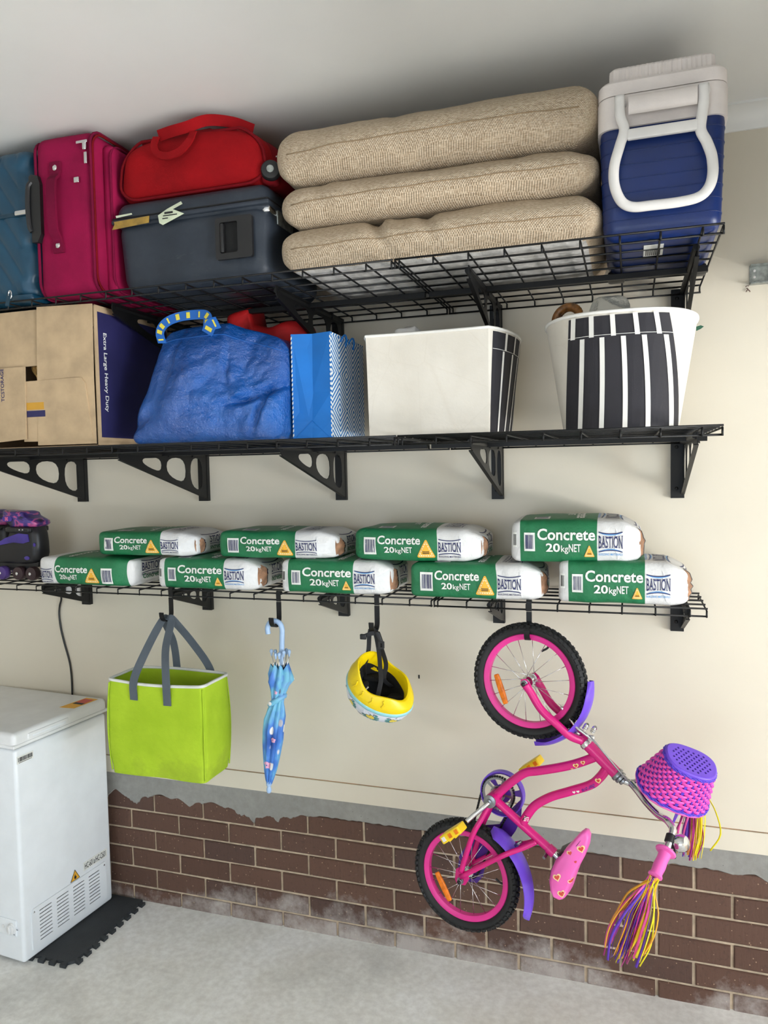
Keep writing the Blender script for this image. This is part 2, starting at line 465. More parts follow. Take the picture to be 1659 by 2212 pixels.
def slot(y0, y1, f0, f1, top, n=10):
    """hole between y0 and y1 under the top flange, lower edge following the slanted edge of the plate"""
    r = .5*min(abs(y1-y0), .1)
    return None
def bracket(x, z, deep, label, grp):
    t = thing('shelf_bracket', (x, 0, z), label, 'bracket', None)
    L, H, tip = (.572, .187, .034) if deep else (.292, .112, .03)
    zt = z-.030+.012 if deep else z-.030+.012
    zt = z-.0095
    def low(y): return -H+(H-tip)*min(1, max(0, (y-.03))/(L-.03))     # lower edge height at distance y from the wall
    outer = [(.02, 0), (.02, -H), (.032, -H)] + [(L-.012, -tip-.004), (L, -tip+.008), (L, 0)]
    holes = []
    def hole(a, b, pad=.020):
        P = []; n = 8; r = (b-a)/2; c = (a+b)/2
        topz = -.026
        for i in range(2*n):
            th = 2*pi*i/(2*n); ca, sa = cos(th), sin(th)
            ca = math.copysign(abs(ca)**.8, ca); sa = math.copysign(abs(sa)**.8, sa)
            y = c+r*ca; zl = low(y)+pad; P.append((y, (topz+zl)/2+(topz-zl)/2*sa))
        return P
    if deep: hs = [(.052, .138), (.168, .296), (.325, .44)]
    else: hs = [(.05, .105), (.122, .17), (.185, .225)]
    holes = [hole(a, b) for a, b in hs]
    build('bracket_plate', prism(outer, holes, (x-.003, 0, zt), (0, -1, 0), (0, 0, 1), .003).map(lambda p: p), 'black_steel', t, smooth=0)
    # folded flange along the slanted edge, tubular top rail with two wire hooks
    a, b = V((x-.007, -.03, zt-H+.002)), V((x-.007, -L+.01, zt-tip-.002))
    build('bracket_flange', ribbon([a, b], (1, 0, 0), .012, .003, smooth=False), 'black_steel', t, smooth=0)
    build('bracket_rail', tube([(x-.009, -.02, zt-.012), (x-.009, -L+.012, zt-.012)], .0095, 8, smooth=False), 'black_steel', t, smooth=40)
    for y in ((-.12, -.28) if deep else (-.11,)):
        build('wire_hook', MB().box((x-.001, y, zt-.010), (.006, .01, .026)), 'black_steel', t, smooth=0)
    up = MB().box((x-.0225, -.010, zt-H/2-.006), (.042, .020, H+.012))
    build('wall_plate', up, 'black_steel', t, smooth=0)
    for zz in (-.03, -H+.02): build('bolt', lathe([(.006, 0), (.006, .004), (.003, .006)], (x-.026, -.019, zt+zz), (0, -1, 0), 8), 'black_steel', t)
    return t
order = ['leftmost', 'second from left', 'middle', 'second from right', 'rightmost']
below = {1: ['over the corner of the freezer side', 'above the gap left of the lime bag hook', 'above the umbrella', 'above the helmet strap', 'nearest the bare right-hand wall']}
for k in range(5):
    xb = -.2579+.6*k
    bracket(xb, ZT, True, '%s of the five black brackets under the top shelf' % order[k], None)
    bracket(xb, ZM, True, '%s of the five black brackets under the middle shelf' % order[k], None)
    bracket(xb, ZB, False, '%s of the five short black brackets under the lowest shelf' % order[k], None)
def hook(x, label):
    t = thing('hanging_hook', (x, -.308, ZB), label, 'hook')
    P = [(x, -.312, ZB-.032), (x, -.312, 1.362), (x, -.3135, 1.343), (x, -.324, 1.329), (x, -.342, 1.3245), (x, -.360, 1.329), (x, -.3715, 1.342), (x, -.375, 1.360)]
    build('hook_bar', ribbon(P, (1, 0, 0), .017, .005, 5), 'black_steel', t)
    build('hook_clip', ribbon([(x, -.312, ZB-.03), (x, -.3135, ZB+.002), (x, -.303, ZB+.0035), (x, -.295, ZB-.006)], (1, 0, 0), .017, .003, 5), 'black_steel', t)
hook(.348, 'black steel hook holding the lime cool bag straps')
hook(.790, 'black steel hook holding the blue umbrella handle')
hook(1.156, 'black steel hook holding the yellow helmet straps')
hook(1.665, 'black steel hook holding up the bicycle wheel')

# galvanised door-track angle at the right edge, with a bit of dark debris under it
t = thing('track_bracket', (2.5, -.015, 2.46), 'galvanised steel channel fixed to the wall at the right edge', 'bracket')
ch = [(0, .030), (-.03, .030), (-.03, .026), (-.004, .026), (-.004, -.022), (-.03, -.027), (-.03, -.031), (0, -.030)]
build('steel_channel', loft([[V((x, y, 2.462+z)) for y, z in ch] for x in (2.334, 2.9)]), 'galv', t, smooth=0)
for z in (.012, -.008): build('screw', lathe([(.004, 0), (.004, .002), (.002, .003)], (2.348, -.004, 2.464+z), (0, -1, 0), 10), 'white_plastic', t)
m = MB()
for a, b in (((2.322, 2.428), (2.332, 2.430)), ((2.325, 2.424), (2.331, 2.417)), ((2.331, 2.417), (2.336, 2.411)), ((2.329, 2.419), (2.324, 2.412))):
    m2 = tube([(a[0], -.004, a[1]), ((a[0]+b[0])/2, -.007, (a[1]+b[1])/2+.001), (b[0], -.003, b[1])], .0012, 6); m.add(m2.v, m2.f)
M['debris'] = mat('dry_debris', (78, 42, 34), .8)
tag(build('debris', m, 'debris', base=(2.329, -.004, 2.42)), 'tiny dark dry debris on the wall below the galvanised channel', 'debris')

# ================================================================== TOP SHELF
B0 = ZT+.001
M['teal'] = mat('teal_shell', (12, 62, 86), .36, var=.06)
M['teal_dark'] = mat('teal_seam', (12, 52, 70), .5)
def fabric(name, c, rough=.85, sc_=700, b=.25):
    t = NT(name); n = t.noise(7, 4)
    t.color(t.ramp(n, [(.3, tuple(x*.9 for x in c)), (.7, tuple(min(255, x*1.06) for x in c))]))
    v = t.n('TexVoronoi', Vector=t.co(), Scale=float(sc_)).outputs[0]
    t.set(Roughness=rough, Specular__IOR__Level=.15); t.bump(v, b, .0015); return t.m
M['magenta'] = fabric('magenta_nylon', (142, 18, 64)); M['magenta_d'] = fabric('magenta_piping', (112, 12, 50))
M['red'] = fabric('red_nylon', (142, 12, 19)); M['red_d'] = fabric('dark_red_piping', (112, 10, 20))

def pipe_ring(mb_ring, r, name, m_, par): build(name, tube(mb_ring, r, 6, closed=True), m_, par, smooth=180)

# teal hard-shell case, cut by the left edge
t = thing('suitcase', (-.06, -.42, B0), 'teal ribbed hard-shell suitcase at the left end of the top shelf', 'suitcase', None)
def teal_def(p):
    p = V(p); u = (p.x*.8+(p.z-2.7)*.55)
    if p.y < -.60: p.y += .007*(1-abs(sin(u*62)))**2.0 if abs(p.x+.09) < .17 else 0
    if p.x > .06: p.x += -.010*max(0, sin((p.z*.9-p.y*.45)*55))**1.5
    if p.y > -.60 or True: pass
    return p
sh = rbox((-.105, -.42, B0+.252), (.43, .48, .500), .055, (60, 30, 60), 4).map(teal_def)
build('shell', sh, 'teal', t, smooth=60)
build('zipper_seam', MB().add(*[(lambda m_: (m_.v, m_.f))(rbox((-.105, -.42, 2.728), (.438, .488, .014), .005, (2, 2, 2), 2))][0]), 'teal_dark', t)
build('latch', rbox((.07, -.664, 2.730), (.055, .012, .017), .005, (2, 2, 2), 2), 'chrome', t)
build('corner_foot', rbox((.05, -.60, B0+.012), (.09, .12, .026), .01, (2, 2, 2), 2), 'teal', t)
# zipper tag hanging below the shelf edge
build('zipper_pull', ribbon([(.03, -.69, 2.475), (.028, -.694, 2.452), (.022, -.696, 2.425)], (1, 0, 0), .014, .003, 4), 'teal_dark', t)
build('zipper_ring', tube([(.034+.006*cos(a), -.693, 2.462+.013*sin(a)) for a in [2*pi*i/14 for i in range(14)]], .0018, 6, closed=True), 'chrome', t)

# magenta upright case
t = thing('suitcase', (.235, -.42, B0), 'magenta soft suitcase standing upright with a side carry handle', 'suitcase', None)
def soft(am, sd):
    def fn(p):
        p = V(p); return p+V((am*nz(p, 6, sd), am*nz(p, 5, sd+1), am*.6*nz(p, 6, sd+2)))
    return fn
build('body', rbox((.236, -.42, B0+.260), (.228, .48, .515), .035, (10, 12, 20), 4).map(soft(.006, 2)), 'magenta', t)
build('front_pocket', rbox((.362, -.40, B0+.250), (.046, .42, .47), .022, (4, 12, 16), 4).map(soft(.005, 3)), 'magenta', t)
build('front_pocket', rbox((.385, -.37, B0+.20), (.022, .30, .33), .010, (3, 8, 10), 3).map(soft(.004, 4)), 'magenta', t)
def rr_path(x, cy, cz, wy, hz, r): return [V((x, cy+a, cz+b)) for a, b in rrect2(0, 0, wy, hz, r, 5)]
for x, wy, hz in ((.128, .475, .51), (.345, .478, .513)):
    pipe_ring(rr_path(x, -.42, B0+.26, wy, hz, .05), .005, 'piping', 'magenta_d', t)
pipe_ring(rr_path(.350, -.42, B0+.26, .468, .50, .05), .004, 'zipper', 'red_d', t)
pipe_ring(rr_path(.380, -.40, B0+.25, .418, .468, .05), .004, 'piping', 'magenta_d', t)
yf = -.664
build('carry_handle', ribbon([(.213, yf, 2.872), (.213, yf-.004, 2.83), (.213, yf-.022, 2.805), (.213, yf-.026, 2.74), (.213, yf-.022, 2.655), (.213, yf-.004, 2.625), (.213, yf, 2.585)], (1, 0, 0), lambda u: .042 if u < .12 or u > .88 else .034, .008, 6), 'magenta_d', t)
for z in (2.853, 2.608): build('rivet', lathe([(.009, 0), (.009, .003), (.005, .006)], (.213, yf-.003, z), (0, -1, 0), 14), 'chrome', t)
build('emblem', rbox((.292, yf, 2.806), (.02, .006, .018), .0025, (2, 2, 2), 2), 'chrome', t)
zp = build('zipper_pull', rbox((.333, yf-.004, 2.868), (.011, .004, .036), .0018, (2, 1, 2), 2), 'chrome', t)
build('zipper_slider', rbox((.331, yf-.004, 2.905), (.014, .01, .026), .004, (2, 1, 2), 2), 'chrome', t)
build('zipper_pull', rbox((.322, yf-.006, 2.918), (.042, .004, .009), .0018, (2, 1, 2), 2), 'chrome', t)
hb = build('trolley_housing', prism([(.118, 2.625), (.14, 2.625), (.155, 2.65), (.157, 2.81), (.148, 2.835), (.122, 2.842), (.114, 2.835)], [], (0, yf+.012, 0), (1, 0, 0), (0, 0, 1), -.018).map(lambda p: (p.x, yf-.012 if p.y > yf+.02 else p.y, p.z)), 'black_plastic', t, smooth=0)
build('trolley_grip', tube([(.118, yf-.010, 2.66), (.112, yf-.014, 2.68), (.110, yf-.016, 2.74), (.113, yf-.014, 2.80), (.122, yf-.010, 2.818)], .008, 8), 'black_plastic', t)

# dark grey-blue hard case lying flat
def scuffed():
    t = NT('scuffed_slate_shell'); n = t.noise(4, 6, .65)
    base = t.ramp(n, [(.3, (34, 41, 50)), (.55, (45, 52, 62)), (.75, (58, 64, 72))])
    k = t.n('TexNoise', Vector=t.sc3((4, 4, 14)), Scale=3.0, Detail=8, Roughness=.75).outputs[0]
    base = t.mix(t.ramp(k, [(.60, (0, 0, 0)), (.74, (150, 150, 150))]), base, lin((104, 103, 98)))
    t.color(base); t.set(Roughness=.45, Specular__IOR__Level=.35); t.bump(t.noise(160, 3), .12, .002); return t.m
M['slate'] = scuffed()
t = thing('suitcase', (.655, -.41, B0), 'scuffed dark slate hard suitcase lying flat with torn paper tags', 'suitcase', None)
def dk(p):
    p = V(p); k = max(0, min(1, (2.68-p.z)/.24)); s = 1-.055*k
    return V((.666+(p.x-.666)*s, -.40+(p.y+.40)*s, p.z))
build('lower_shell', rbox((.666, -.40, B0+.118), (.550, .44, .236), .05, (10, 8, 5), 5).map(dk), 'slate', t)
build('lid_shell', rbox((.666, -.40, B0+.242), (.550, .44, .098), .042, (10, 8, 2), 5), 'slate', t)
build('rim_band', rbox((.666, -.40, B0+.226), (.560, .452, .016), .007, (2, 2, 1), 2), 'slate', t)
build('rim_groove', rbox((.666, -.40, B0+.2365), (.554, .444, .005), .002, (2, 2, 1), 1), 'dark', t)
fy = -.620
hp = build('handle_panel', prism(rrect2(.832, B0+.128, .125, .125, .008), [rrect2(.815, B0+.130, .060, .092, .006)], (0, fy+.001, 0), (1, 0, 0), (0, 0, 1), .01).map(lambda p: (p.x, p.y-.006, p.z)), 'black_plastic', t, smooth=0)
build('handle_recess', MB().box((.815, fy+.002, B0+.130), (.062, .006, .094)), 'dark', hp, smooth=0)
build('handle_grip', rbox((.792, fy-.011, B0+.130), (.012, .014, .088), .004, (2, 2, 2), 2), 'black_plastic', hp)
for z in (.075, .178): build('lock_tab', rbox((.878, fy-.009, B0+z+.001), (.016, .008, .022), .002, (2, 1, 2), 2), 'slate', hp)
build('corner_latch', rbox((.915, -.575, B0+.215), (.05, .06, .03), .008, (2, 2, 2), 2), 'chrome', t)
build('side_plate', rbox((.940, -.50, B0+.20), (.006, .11, .045), .002, (1, 2, 2), 1), 'galv', t)
M['kraft_yellow'] = mat('aged_yellow_tape', (148, 118, 50), .6, var=.2, vscale=25)
M['paper'] = mat('pale_paper', (206, 214, 186), .7, var=.08)
build('tape', prism([(.392, 2.648), (.53, 2.655), (.532, 2.676), (.40, 2.672), (.402, 2.664)], [], (0, fy-.0065, 0), (1, 0, 0), (0, 0, 1), .0015), 'kraft_yellow', t, smooth=0)
build('tape', prism([(.41, 2.683), (.47, 2.687), (.468, 2.692), (.408, 2.690)], [], (0, fy-.0075, 0), (1, 0, 0), (0, 0, 1), .001), 'paper', t, smooth=0)
lt = build('luggage_tag', prism([(.570, 2.648), (.582, 2.641), (.66, 2.667), (.62, 2.685), (.655, 2.697), (.65, 2.705), (.60, 2.688), (.566, 2.672)], [], (0, fy-.0085, 0), (1, .0, 0), (0, 0, 1), .0015), 'paper', t, smooth=0)
build('tag_print', MB().box((.61, fy-.0104, 2.668), (.05, .0008, .003)).box((.605, fy-.0104, 2.676), (.03, .0008, .006)).box((.592, fy-.0104, 2.660), (.02, .0008, .003)), 'ink_black', lt, smooth=0)

# red soft bag on top of the slate case
Z1 = B0+.293
t = thing('travel_bag', (.665, -.40, Z1), 'red soft wheeled bag lying on top of the slate suitcase', 'bag', None)
def redf(p):
    p = V(p); u = (p.x-.665)/.275; k = (p.z-Z1)/.205
    s = 1-.10*max(0, k)**2.2; p.x = .665+(p.x-.665)*s
    p.z = Z1+(p.z-Z1)*(1-.22*abs(u)**2.6-.07*max(0, u)); q = abs((p.z-Z1)/.2-.45)
    if p.y < -.5: p.y += -.016*(1-u*u)*(1-q*q*3)+.004*nz(p, 9, 5)
    return p
build('body', rbox((.665, -.40, Z1+.103), (.545, .40, .206), .055, (16, 10, 8), 5).map(redf), 'red', t)
build('edge_panel', rbox((.69, -.375, Z1+.100), (.545, .37, .206), .05, (12, 8, 6), 4).map(redf), 'red_d', t)
pr_ = [redf(V((.665+a, -.592, Z1+.103+b))) for a, b in rrect2(0, 0, .525, .196, .07, 7)]
pipe_ring([V((p.x, -.592, p.z)) for p in pr_], .005, 'piping', 'red_d', t)
def loopstrap(pts, w, th): return ribbon(pts, (0, -.4, .9), w, th, 8)
def flat_loop(P, w, th):
    P = catmull(P, 8); rings = []
    for i, p in enumerate(P):
        d = (P[min(i+1, len(P)-1)]-P[max(i-1, 0)]).normalized(); n = V((0, -1, 0)); s = d.cross(n).normalized()
        rings.append([p-s*w/2-n*th/2, p+s*w/2-n*th/2, p+s*w/2+n*th/2, p-s*w/2+n*th/2])
    return loft(rings)
y = -.632
build('carry_handle', flat_loop([(.565, y+.01, 2.915), (.562, y, 2.885), (.578, y-.006, 2.856), (.615, y-.010, 2.842), (.66, y-.010, 2.850), (.692, y-.006, 2.878), (.698, y+.01, 2.912)], .022, .006), 'red', t)
build('carry_handle', ribbon([(.568, -.612, 2.922), (.62, -.624, 2.922), (.68, -.628, 2.925), (.74, -.61, 2.943), (.80, -.56, 2.948), (.85, -.52, 2.935)], (0, -.35, .8), .032, .006, 6), 'red', t)
build('top_flap', rbox((.60, -.46, Z1+.192), (.26, .22, .022), .01, (8, 6, 2), 3), 'red_d', t)
build('wheel_housing', rbox((.928, -.565, Z1+.032), (.05, .06, .07), .02, (2, 2, 2), 3), 'red_d', t)
build('wheel', lathe([(.012, -.001), (.027, 0), (.030, .006), (.030, .018), (.026, .024), (.012, .025)], (.936, -.580, Z1+.032), (.35, -.94, 0), 20), 'black_plastic', t)
build('wheel_hub', lathe([(.011, 0), (.011, .004)], (.945, -.604, Z1+.032), (.35, -.94, 0), 14), 'galv', t)
build('rivet', lathe([(.004, 0), (.003, .003)], (.942, -.55, Z1+.088), (1, -.5, 0), 10), 'chrome', t)

# burlap floor cushions
def burlap():
    t = NT('burlap'); u = t.co()
    s = t.sep(u)
    a = t.math('SINE', t.math('MULTIPLY', t.math('ADD', s[0], t.math('MULTIPLY', s[1], .25)), 900.0))
    b = t.math('SINE', t.math('MULTIPLY', t.math('ADD', s[2], t.math('MULTIPLY', s[1], .9)), 900.0))
    wv = t.math('MULTIPLY', a, b)
    n = t.n('TexNoise', Vector=t.sc3((60, 200, 200)), Scale=1.6, Detail=4).outputs[0]
    n2 = t.noise(5, 4)
    base = t.ramp(n, [(.25, (156, 134, 108)), (.5, (194, 174, 148)), (.75, (218, 202, 178))])
    base = t.mix(t.ramp(n2, [(.35, (60, 60, 60)), (.7, (0, 0, 0))]), base, lin((176, 152, 124)))
    dk_ = t.ramp(wv, [(.0, (0, 0, 0)), (.35, (0, 0, 0)), (.8, (120, 120, 120))])
    base = t.mix(dk_, base, lin((112, 88, 64)))
    t.color(base); t.set(Roughness=.95); t.bump(t.math('ADD', wv, n), .55, .003); return t.m
M['burlap'] = burlap(); M['burlap_back'] = mat('white_cushion_backing', (196, 193, 188), .9, var=.1, vscale=30, bump=.6, bscale=30, bdist=.01)
M['burlap_seam'] = mat('burlap_seam', (150, 127, 98), .9)
def cushion(x0, x1, z0, z1, sd, lab, folds=(), tilt=0, back=False):
    t = thing('floor_cushion', ((x0+x1)/2, -.36, z0), lab, 'cushion', 'stack of burlap floor cushions')
    h = z1-z0; hx = (x1-x0)/2; cx = (x0+x1)/2
    def f(p):
        p = V(p); u = (p.x-cx)/hx; vv = (p.y+.36)/.28; k = (p.z-z0)/h-.5
        e = max(abs(u)**9, abs(vv)**8)
        if k > 0: p.z -= k*2*h*.16*e
        else: p.z += -k*2*h*.10*e
        if p.y < -.5: p.y -= .030*(1-4*k*k)*(1-u**4) - .012
        if abs(u) > .8: p.x += math.copysign(.02*(1-4*k*k), u)*abs(vv < .9)
        top = max(0, k*2); p.z += top*(.012*nz((p.x*4, p.y*3, sd), 1)+tilt*u)
        p += V((.003*nz(p, 14, sd), .006*nz((p.x*9, p.y*6, p.z*12), 1, sd), .003*nz(p, 17, sd+3)))
        for fx, dp, sl in folds:
            d = (p.x-(fx+sl*(z1-p.z)))/.022
            g = math.exp(-d*d)
            if p.y < -.45: p.y += dp*g*(.4+.6*(k+.5)); p.z -= dp*.6*g*max(0, k+.2)
        return p
    mb = rbox((cx, -.36, (z0+z1)/2), (x1-x0, .56, h), min(.042, h*.40), (60, 16, 8), 6).map(f)
    mi = []
    for q in mb.f:
        a, b, c = [mb.v[i] for i in q[:3]]; zc = sum(mb.v[i].z for i in q)/len(q)
        mi.append(1 if back and zc < z0+.012 else 0)
    mb.m = mi
    build('cover', mb, ['burlap', 'burlap_back'], t, smooth=60)
    bv = mb.bvh(); S = []
    for i in range(41):
        x = x0+.03+(x1-x0-.06)*i/40; zz = (z0+z1)/2-.004+tilt*.4*((x-cx)/hx)+.0015*sin(i*.7+sd)
        h_ = bv.ray_cast(V((x, -1.2, zz)), V((0, 1, 0)))
        if h_[0]: S.append(h_[0]+V((0, -.0006, 0)))
    build('seam', tube(S, .0016, 5, smooth=False), 'burlap_seam', t, smooth=180)
    return t
cushion(.992, 1.882, B0+.002, 2.590, 1, 'lowest burlap cushion, creased, lying directly on the wire shelf', [(1.27, .022, .5), (1.42, .016, .35), (1.30, -.010, .3)], 0, True)
cushion(.996, 1.874, 2.584, 2.712, 5, 'middle burlap cushion between the other two of the stack', [(1.11, .005, .2), (1.84, .012, .6)])
cushion(.985, 1.876, 2.706, 2.880, 9, 'topmost and thickest burlap cushion, nearest the ceiling', [(1.33, .004, .2)])

# blue and white cooler
M['cooler_blue'] = mat('cooler_blue', (13, 40, 98), .36, var=.08, vscale=5)
M['cooler_white'] = mat('cooler_white', (232, 222, 216), .42, var=.04, vscale=8, bump=.15, bscale=300)
t = thing('cooler', (2.047, -.40, B0), 'blue cooler box with white lid and pear-shaped white handle', 'cooler')
def taper(p):
    p = V(p); s = .95+.055*max(0, min(1, (p.z-B0)/.30)); return V((2.046+(p.x-2.046)*s, -.42+(p.y+.42)*s, p.z))
bm_ = rbox((2.046, -.42, B0+.148), (.298, .44, .30), .035, (6, 8, 12), 5).map(taper)
build('body', bm_, 'cooler_blue', t)
for k in range(7):
    z = B0+.045+.034*k; s = .95+.055*(z-B0)/.30
    build('body_rib', tube([V((2.046+a*s, -.42+b*s, z)) for a, b in rrect2(0, 0, .299, .441, .036, 5)], .0013, 5, closed=True), 'cooler_blue', t, smooth=180)
def ringpts(w_, d_, z, r, zf=None): return [V((2.046+a, -.42+b, zf(a, b) if zf else z)) for a, b in rrect2(0, 0, w_, d_, r, 6)]
notch = lambda a, b: B0+.292
build('collar', loft([ringpts(.310, .452, B0+.272, .04), ringpts(.310, .452, B0+.345, .04), ringpts(.306, .448, B0+.352, .04), ringpts(.27, .41, B0+.352, .03)], True, True), 'cooler_white', t)
build('lid_rim', loft([ringpts(.306, .448, B0+.354, .04), ringpts(.308, .450, B0+.358, .04), ringpts(.306, .448, B0+.385, .04), ringpts(.294, .436, B0+.392, .036), ringpts(.2, .3, B0+.392, .03)], True, True), 'cooler_white', t)
fl = []
for sc_, z in ((1.0, B0+.390), (.985, B0+.43), (.96, B0+.436)):
    ring = []
    for a, b in rring(0, 0, .258*sc_, .40*sc_, .018, 0, 4, 60) and [(q.x, q.y) for q in rring(0, 0, .258*sc_, .40*sc_, .018, 0, 4, 66)]:
        k = .0028*abs(sin(a*pi/.0115)) if abs(b) > .18 else .0028*abs(sin(b*pi/.0115))
        L = math.hypot(a, b); ring.append(V((2.046+a*(1-k/L), -.42+b*(1-k/L)+.0, z)))
    fl.append(ring)
build('fluted_lid_top', loft(fl), 'cooler_white', t, smooth=20)
yh = -.668
HP = [(1.949, 2.782), (1.95, 2.733), (1.960, 2.699), (1.949, 2.661), (1.936, 2.617), (1.934, 2.578), (1.942, 2.544), (1.958, 2.518), (1.984, 2.506), (2.028, 2.505), (2.09, 2.505), (2.137, 2.511), (2.161, 2.530), (2.171, 2.561), (2.169, 2.603), (2.157, 2.64), (2.143, 2.67), (2.145, 2.702), (2.149, 2.733), (2.149, 2.778)]
build('carry_handle', tube([(2.046+(x-2.052)*.97, yh, z+.004) for x, z in HP], .009, 12, 6, up=(0, 1, 0), r2=.0128), 'white_plastic', t, smooth=180)
build('handle_crossbar', rbox((2.046, yh, 2.688), (.165, .014, .026), .004, (2, 2, 2), 2), 'white_plastic', t)
build('handle_grip', tube([(1.967, yh-.002, 2.759), (2.126, yh-.002, 2.759)], .0225, 14, smooth=False).map(lambda p: (p.x, yh-.002+(p.y-yh+.002)*.55, p.z)), 'cooler_white', t)
for x in (1.948, 2.143): build('handle_pivot', lathe([(.014, 0), (.014, .02), (.010, .024)], (x, -.642, 2.772), (0, -1, 0), 14), 'white_plastic', t)
build('lid_latch', rbox((1.893, -.50, B0+.335), (.012, .04, .07), .005, (2, 2, 2), 2), 'white_plastic', t)
lb = build('barcode_label', MB().box((2.03, -.50, B0-.0035), (.05, .11, .001)), 'ink_white', t, smooth=0)
mm = MB()
for k in range(8): mm.box((2.012+.005*k, -.48, B0-.0043), (.0022, .05, .0008))
build('barcode', mm, 'ink_black', lb, smooth=0)
for x in (1.93, 2.16): build('caster', rbox((x, -.24, B0-.006), (.05, .05, .03), .008, (2, 2, 2), 2), 'black_plastic', t)

# ================================================================== MIDDLE SHELF
B1 = ZM+.001
M['card'] = mat('corrugated_cardboard', (188, 162, 128), .8, var=.05, vscale=14, bump=.12, bscale=90)
M['card_edge'] = mat('cardboard_edge', (160, 130, 96), .9, var=.2, vscale=90)
M['navy'] = mat('navy_print_board', (38, 36, 86), .6, var=.06)
M['amber'] = mat('amber_print', (202, 150, 50), .6, var=.05)
M['rope'] = mat('straw_rope', (190, 150, 88), .9, var=.2, vscale=80)
t = thing('cardboard_box', (.02, -.42, B1), 'large cardboard moving box on its side with navy end panel', 'box')
BX0, BX1, BYF, BZ1 = -.275, .297, -.612, 2.425
def wall_(name, c, d, m_): return build(name, MB().box(c, d), m_, t, smooth=0)
wall_('box_panel', ((BX0+BX1)/2, (BYF-.2)/2, B1+.002), (BX1-BX0, .412, .004), 'card')
wall_('box_panel', ((BX0+BX1)/2, (BYF-.2)/2, BZ1-.002), (BX1-BX0, .412, .004), 'card')
wall_('box_panel', ((BX0+BX1)/2, -.202, (B1+BZ1)/2), (BX1-BX0, .004, BZ1-B1), 'card')
wall_('box_panel', (BX0+.002, (BYF-.2)/2, (B1+BZ1)/2), (.004, .412, BZ1-B1), 'card')
npan = wall_('box_panel', (BX1-.002, (BYF-.2)/2, (B1+BZ1)/2), (.004, .412, BZ1-B1), 'card')
build('navy_panel', MB().box((BX1+.0006, -.402, (B1+BZ1)/2+.004), (.001, .39, BZ1-B1-.05)), 'navy', npan, smooth=0)
v, f = t_fit('Extra Large Heavy Duty', 0, 0, .262, .0165, bold=.012)
build('lettering', MB().add([V((BX1+.0016, -.572+q[1], 2.338-q[0])) for q in v], f), 'ink_white', npan, smooth=0)
def flap(P, y0, tilt, m_='card'):
    """card flap: outline in x,z; 'tilt' gives depth change per metre in x and z about the first corner"""
    ox, oz = P[0]
    o = prism(P, [], (0, 0, 0), (1, 0, 0), (0, 0, 1), -.004)
    o.map(lambda p: (p.x, y0+(0 if p.y < .002 else -.004)+(p.x-ox)*tilt[0]+(p.z-oz)*tilt[1], p.z))
    return build('box_flap', o, m_, t, smooth=0)
flap([(BX1, BZ1), (BX1-.005, 2.19), (BX1-.004, B1+.008), (.060, B1+.008), (.072, 2.300), (.078, BZ1+.006)], BYF-.006, (.02, .0))
flap([(BX0, BZ1), (BX0, 2.235), (.085, 2.238), (.085, BZ1)], BYF-.002, (.0, .01))
lf = flap([(BX0, B1+.012), (.017, B1+.030), (.022, 2.236), (BX0, 2.236)], BYF-.014, (-.012, .01))
bf = flap([(BX1-.014, B1+.018), (BX1-.035, 2.17), (BX1-.05, 2.188), (.0, 2.186), (.0, B1+.022)], BYF-.008, (.0, -.02))
v, f = t_fit('TCSTORAGE', 0, 0, .112, .0135, bold=.012)
build('lettering', MB().add([V((-.070-q[1], BYF-.0192, 2.122+q[0])) for q in v], f), 'ink_navy', lf, smooth=0)
build('print', MB().box((.055, BYF-.0145, 2.102), (.072, .0012, .024)), 'amber', bf, smooth=0)
build('print', MB().box((.057, BYF-.0145, 2.076), (.076, .0012, .021)), 'navy', bf, smooth=0)
m = MB()
for a in range(4):
    q = tube([(.02+.03*a*.3+.012*sin(k*1.3+a), BYF+.035+.006*a, 2.175+.018*k) for k in range(5)], .0075, 6); m.add(q.v, q.f)
tag(build('rope', m, 'rope', base=(.04, BYF+.04, 2.2)), 'coil of straw coloured rope inside the cardboard box opening', 'rope')

# blue woven sack bag
def sack():
    t = NT('blue_woven_plastic'); n = t.noise(5, 5)
    t.color(t.ramp(n, [(.3, (10, 72, 150)), (.6, (16, 92, 178)), (.8, (30, 110, 196))]))
    t.set(Roughness=.17, Specular__IOR__Level=.9)
    v = t.n('TexVoronoi', Vector=t.co(), Scale=17.0, _feature='SMOOTH_F1').outputs[0]
    w_ = t.n('TexWave', Vector=t.co(), Scale=180.0, Distortion=1.0).outputs[0]
    h = t.math('ADD', t.math('ADD', t.math('MULTIPLY', t.noise(24, 6, .7), 1.2), v), t.math('MULTIPLY', w_, .03))
    t.bump(h, .85, .016); return t.m
M['sack'] = sack(); M['strap_yellow'] = mat('strap_yellow', (224, 206, 70), .6, var=.05); M['strap_blue'] = mat('strap_blue', (22, 96, 180), .5, var=.05)
t = thing('tote_bag', (.672, -.40, B1), 'large crumpled blue woven plastic bag with yellow-marked straps', 'bag')
def topz(x):
    P = [(.36, 2.27), (.50, 2.335), (.56, 2.347), (.74, 2.347), (.79, 2.328), (.88, 2.303), (1.0, 2.262)]
    for a, b in zip(P, P[1:]):
        if x <= b[0]: return a[1]+(b[1]-a[1])*max(0, (x-a[0])/(b[0]-a[0]))
    return P[-1][1]
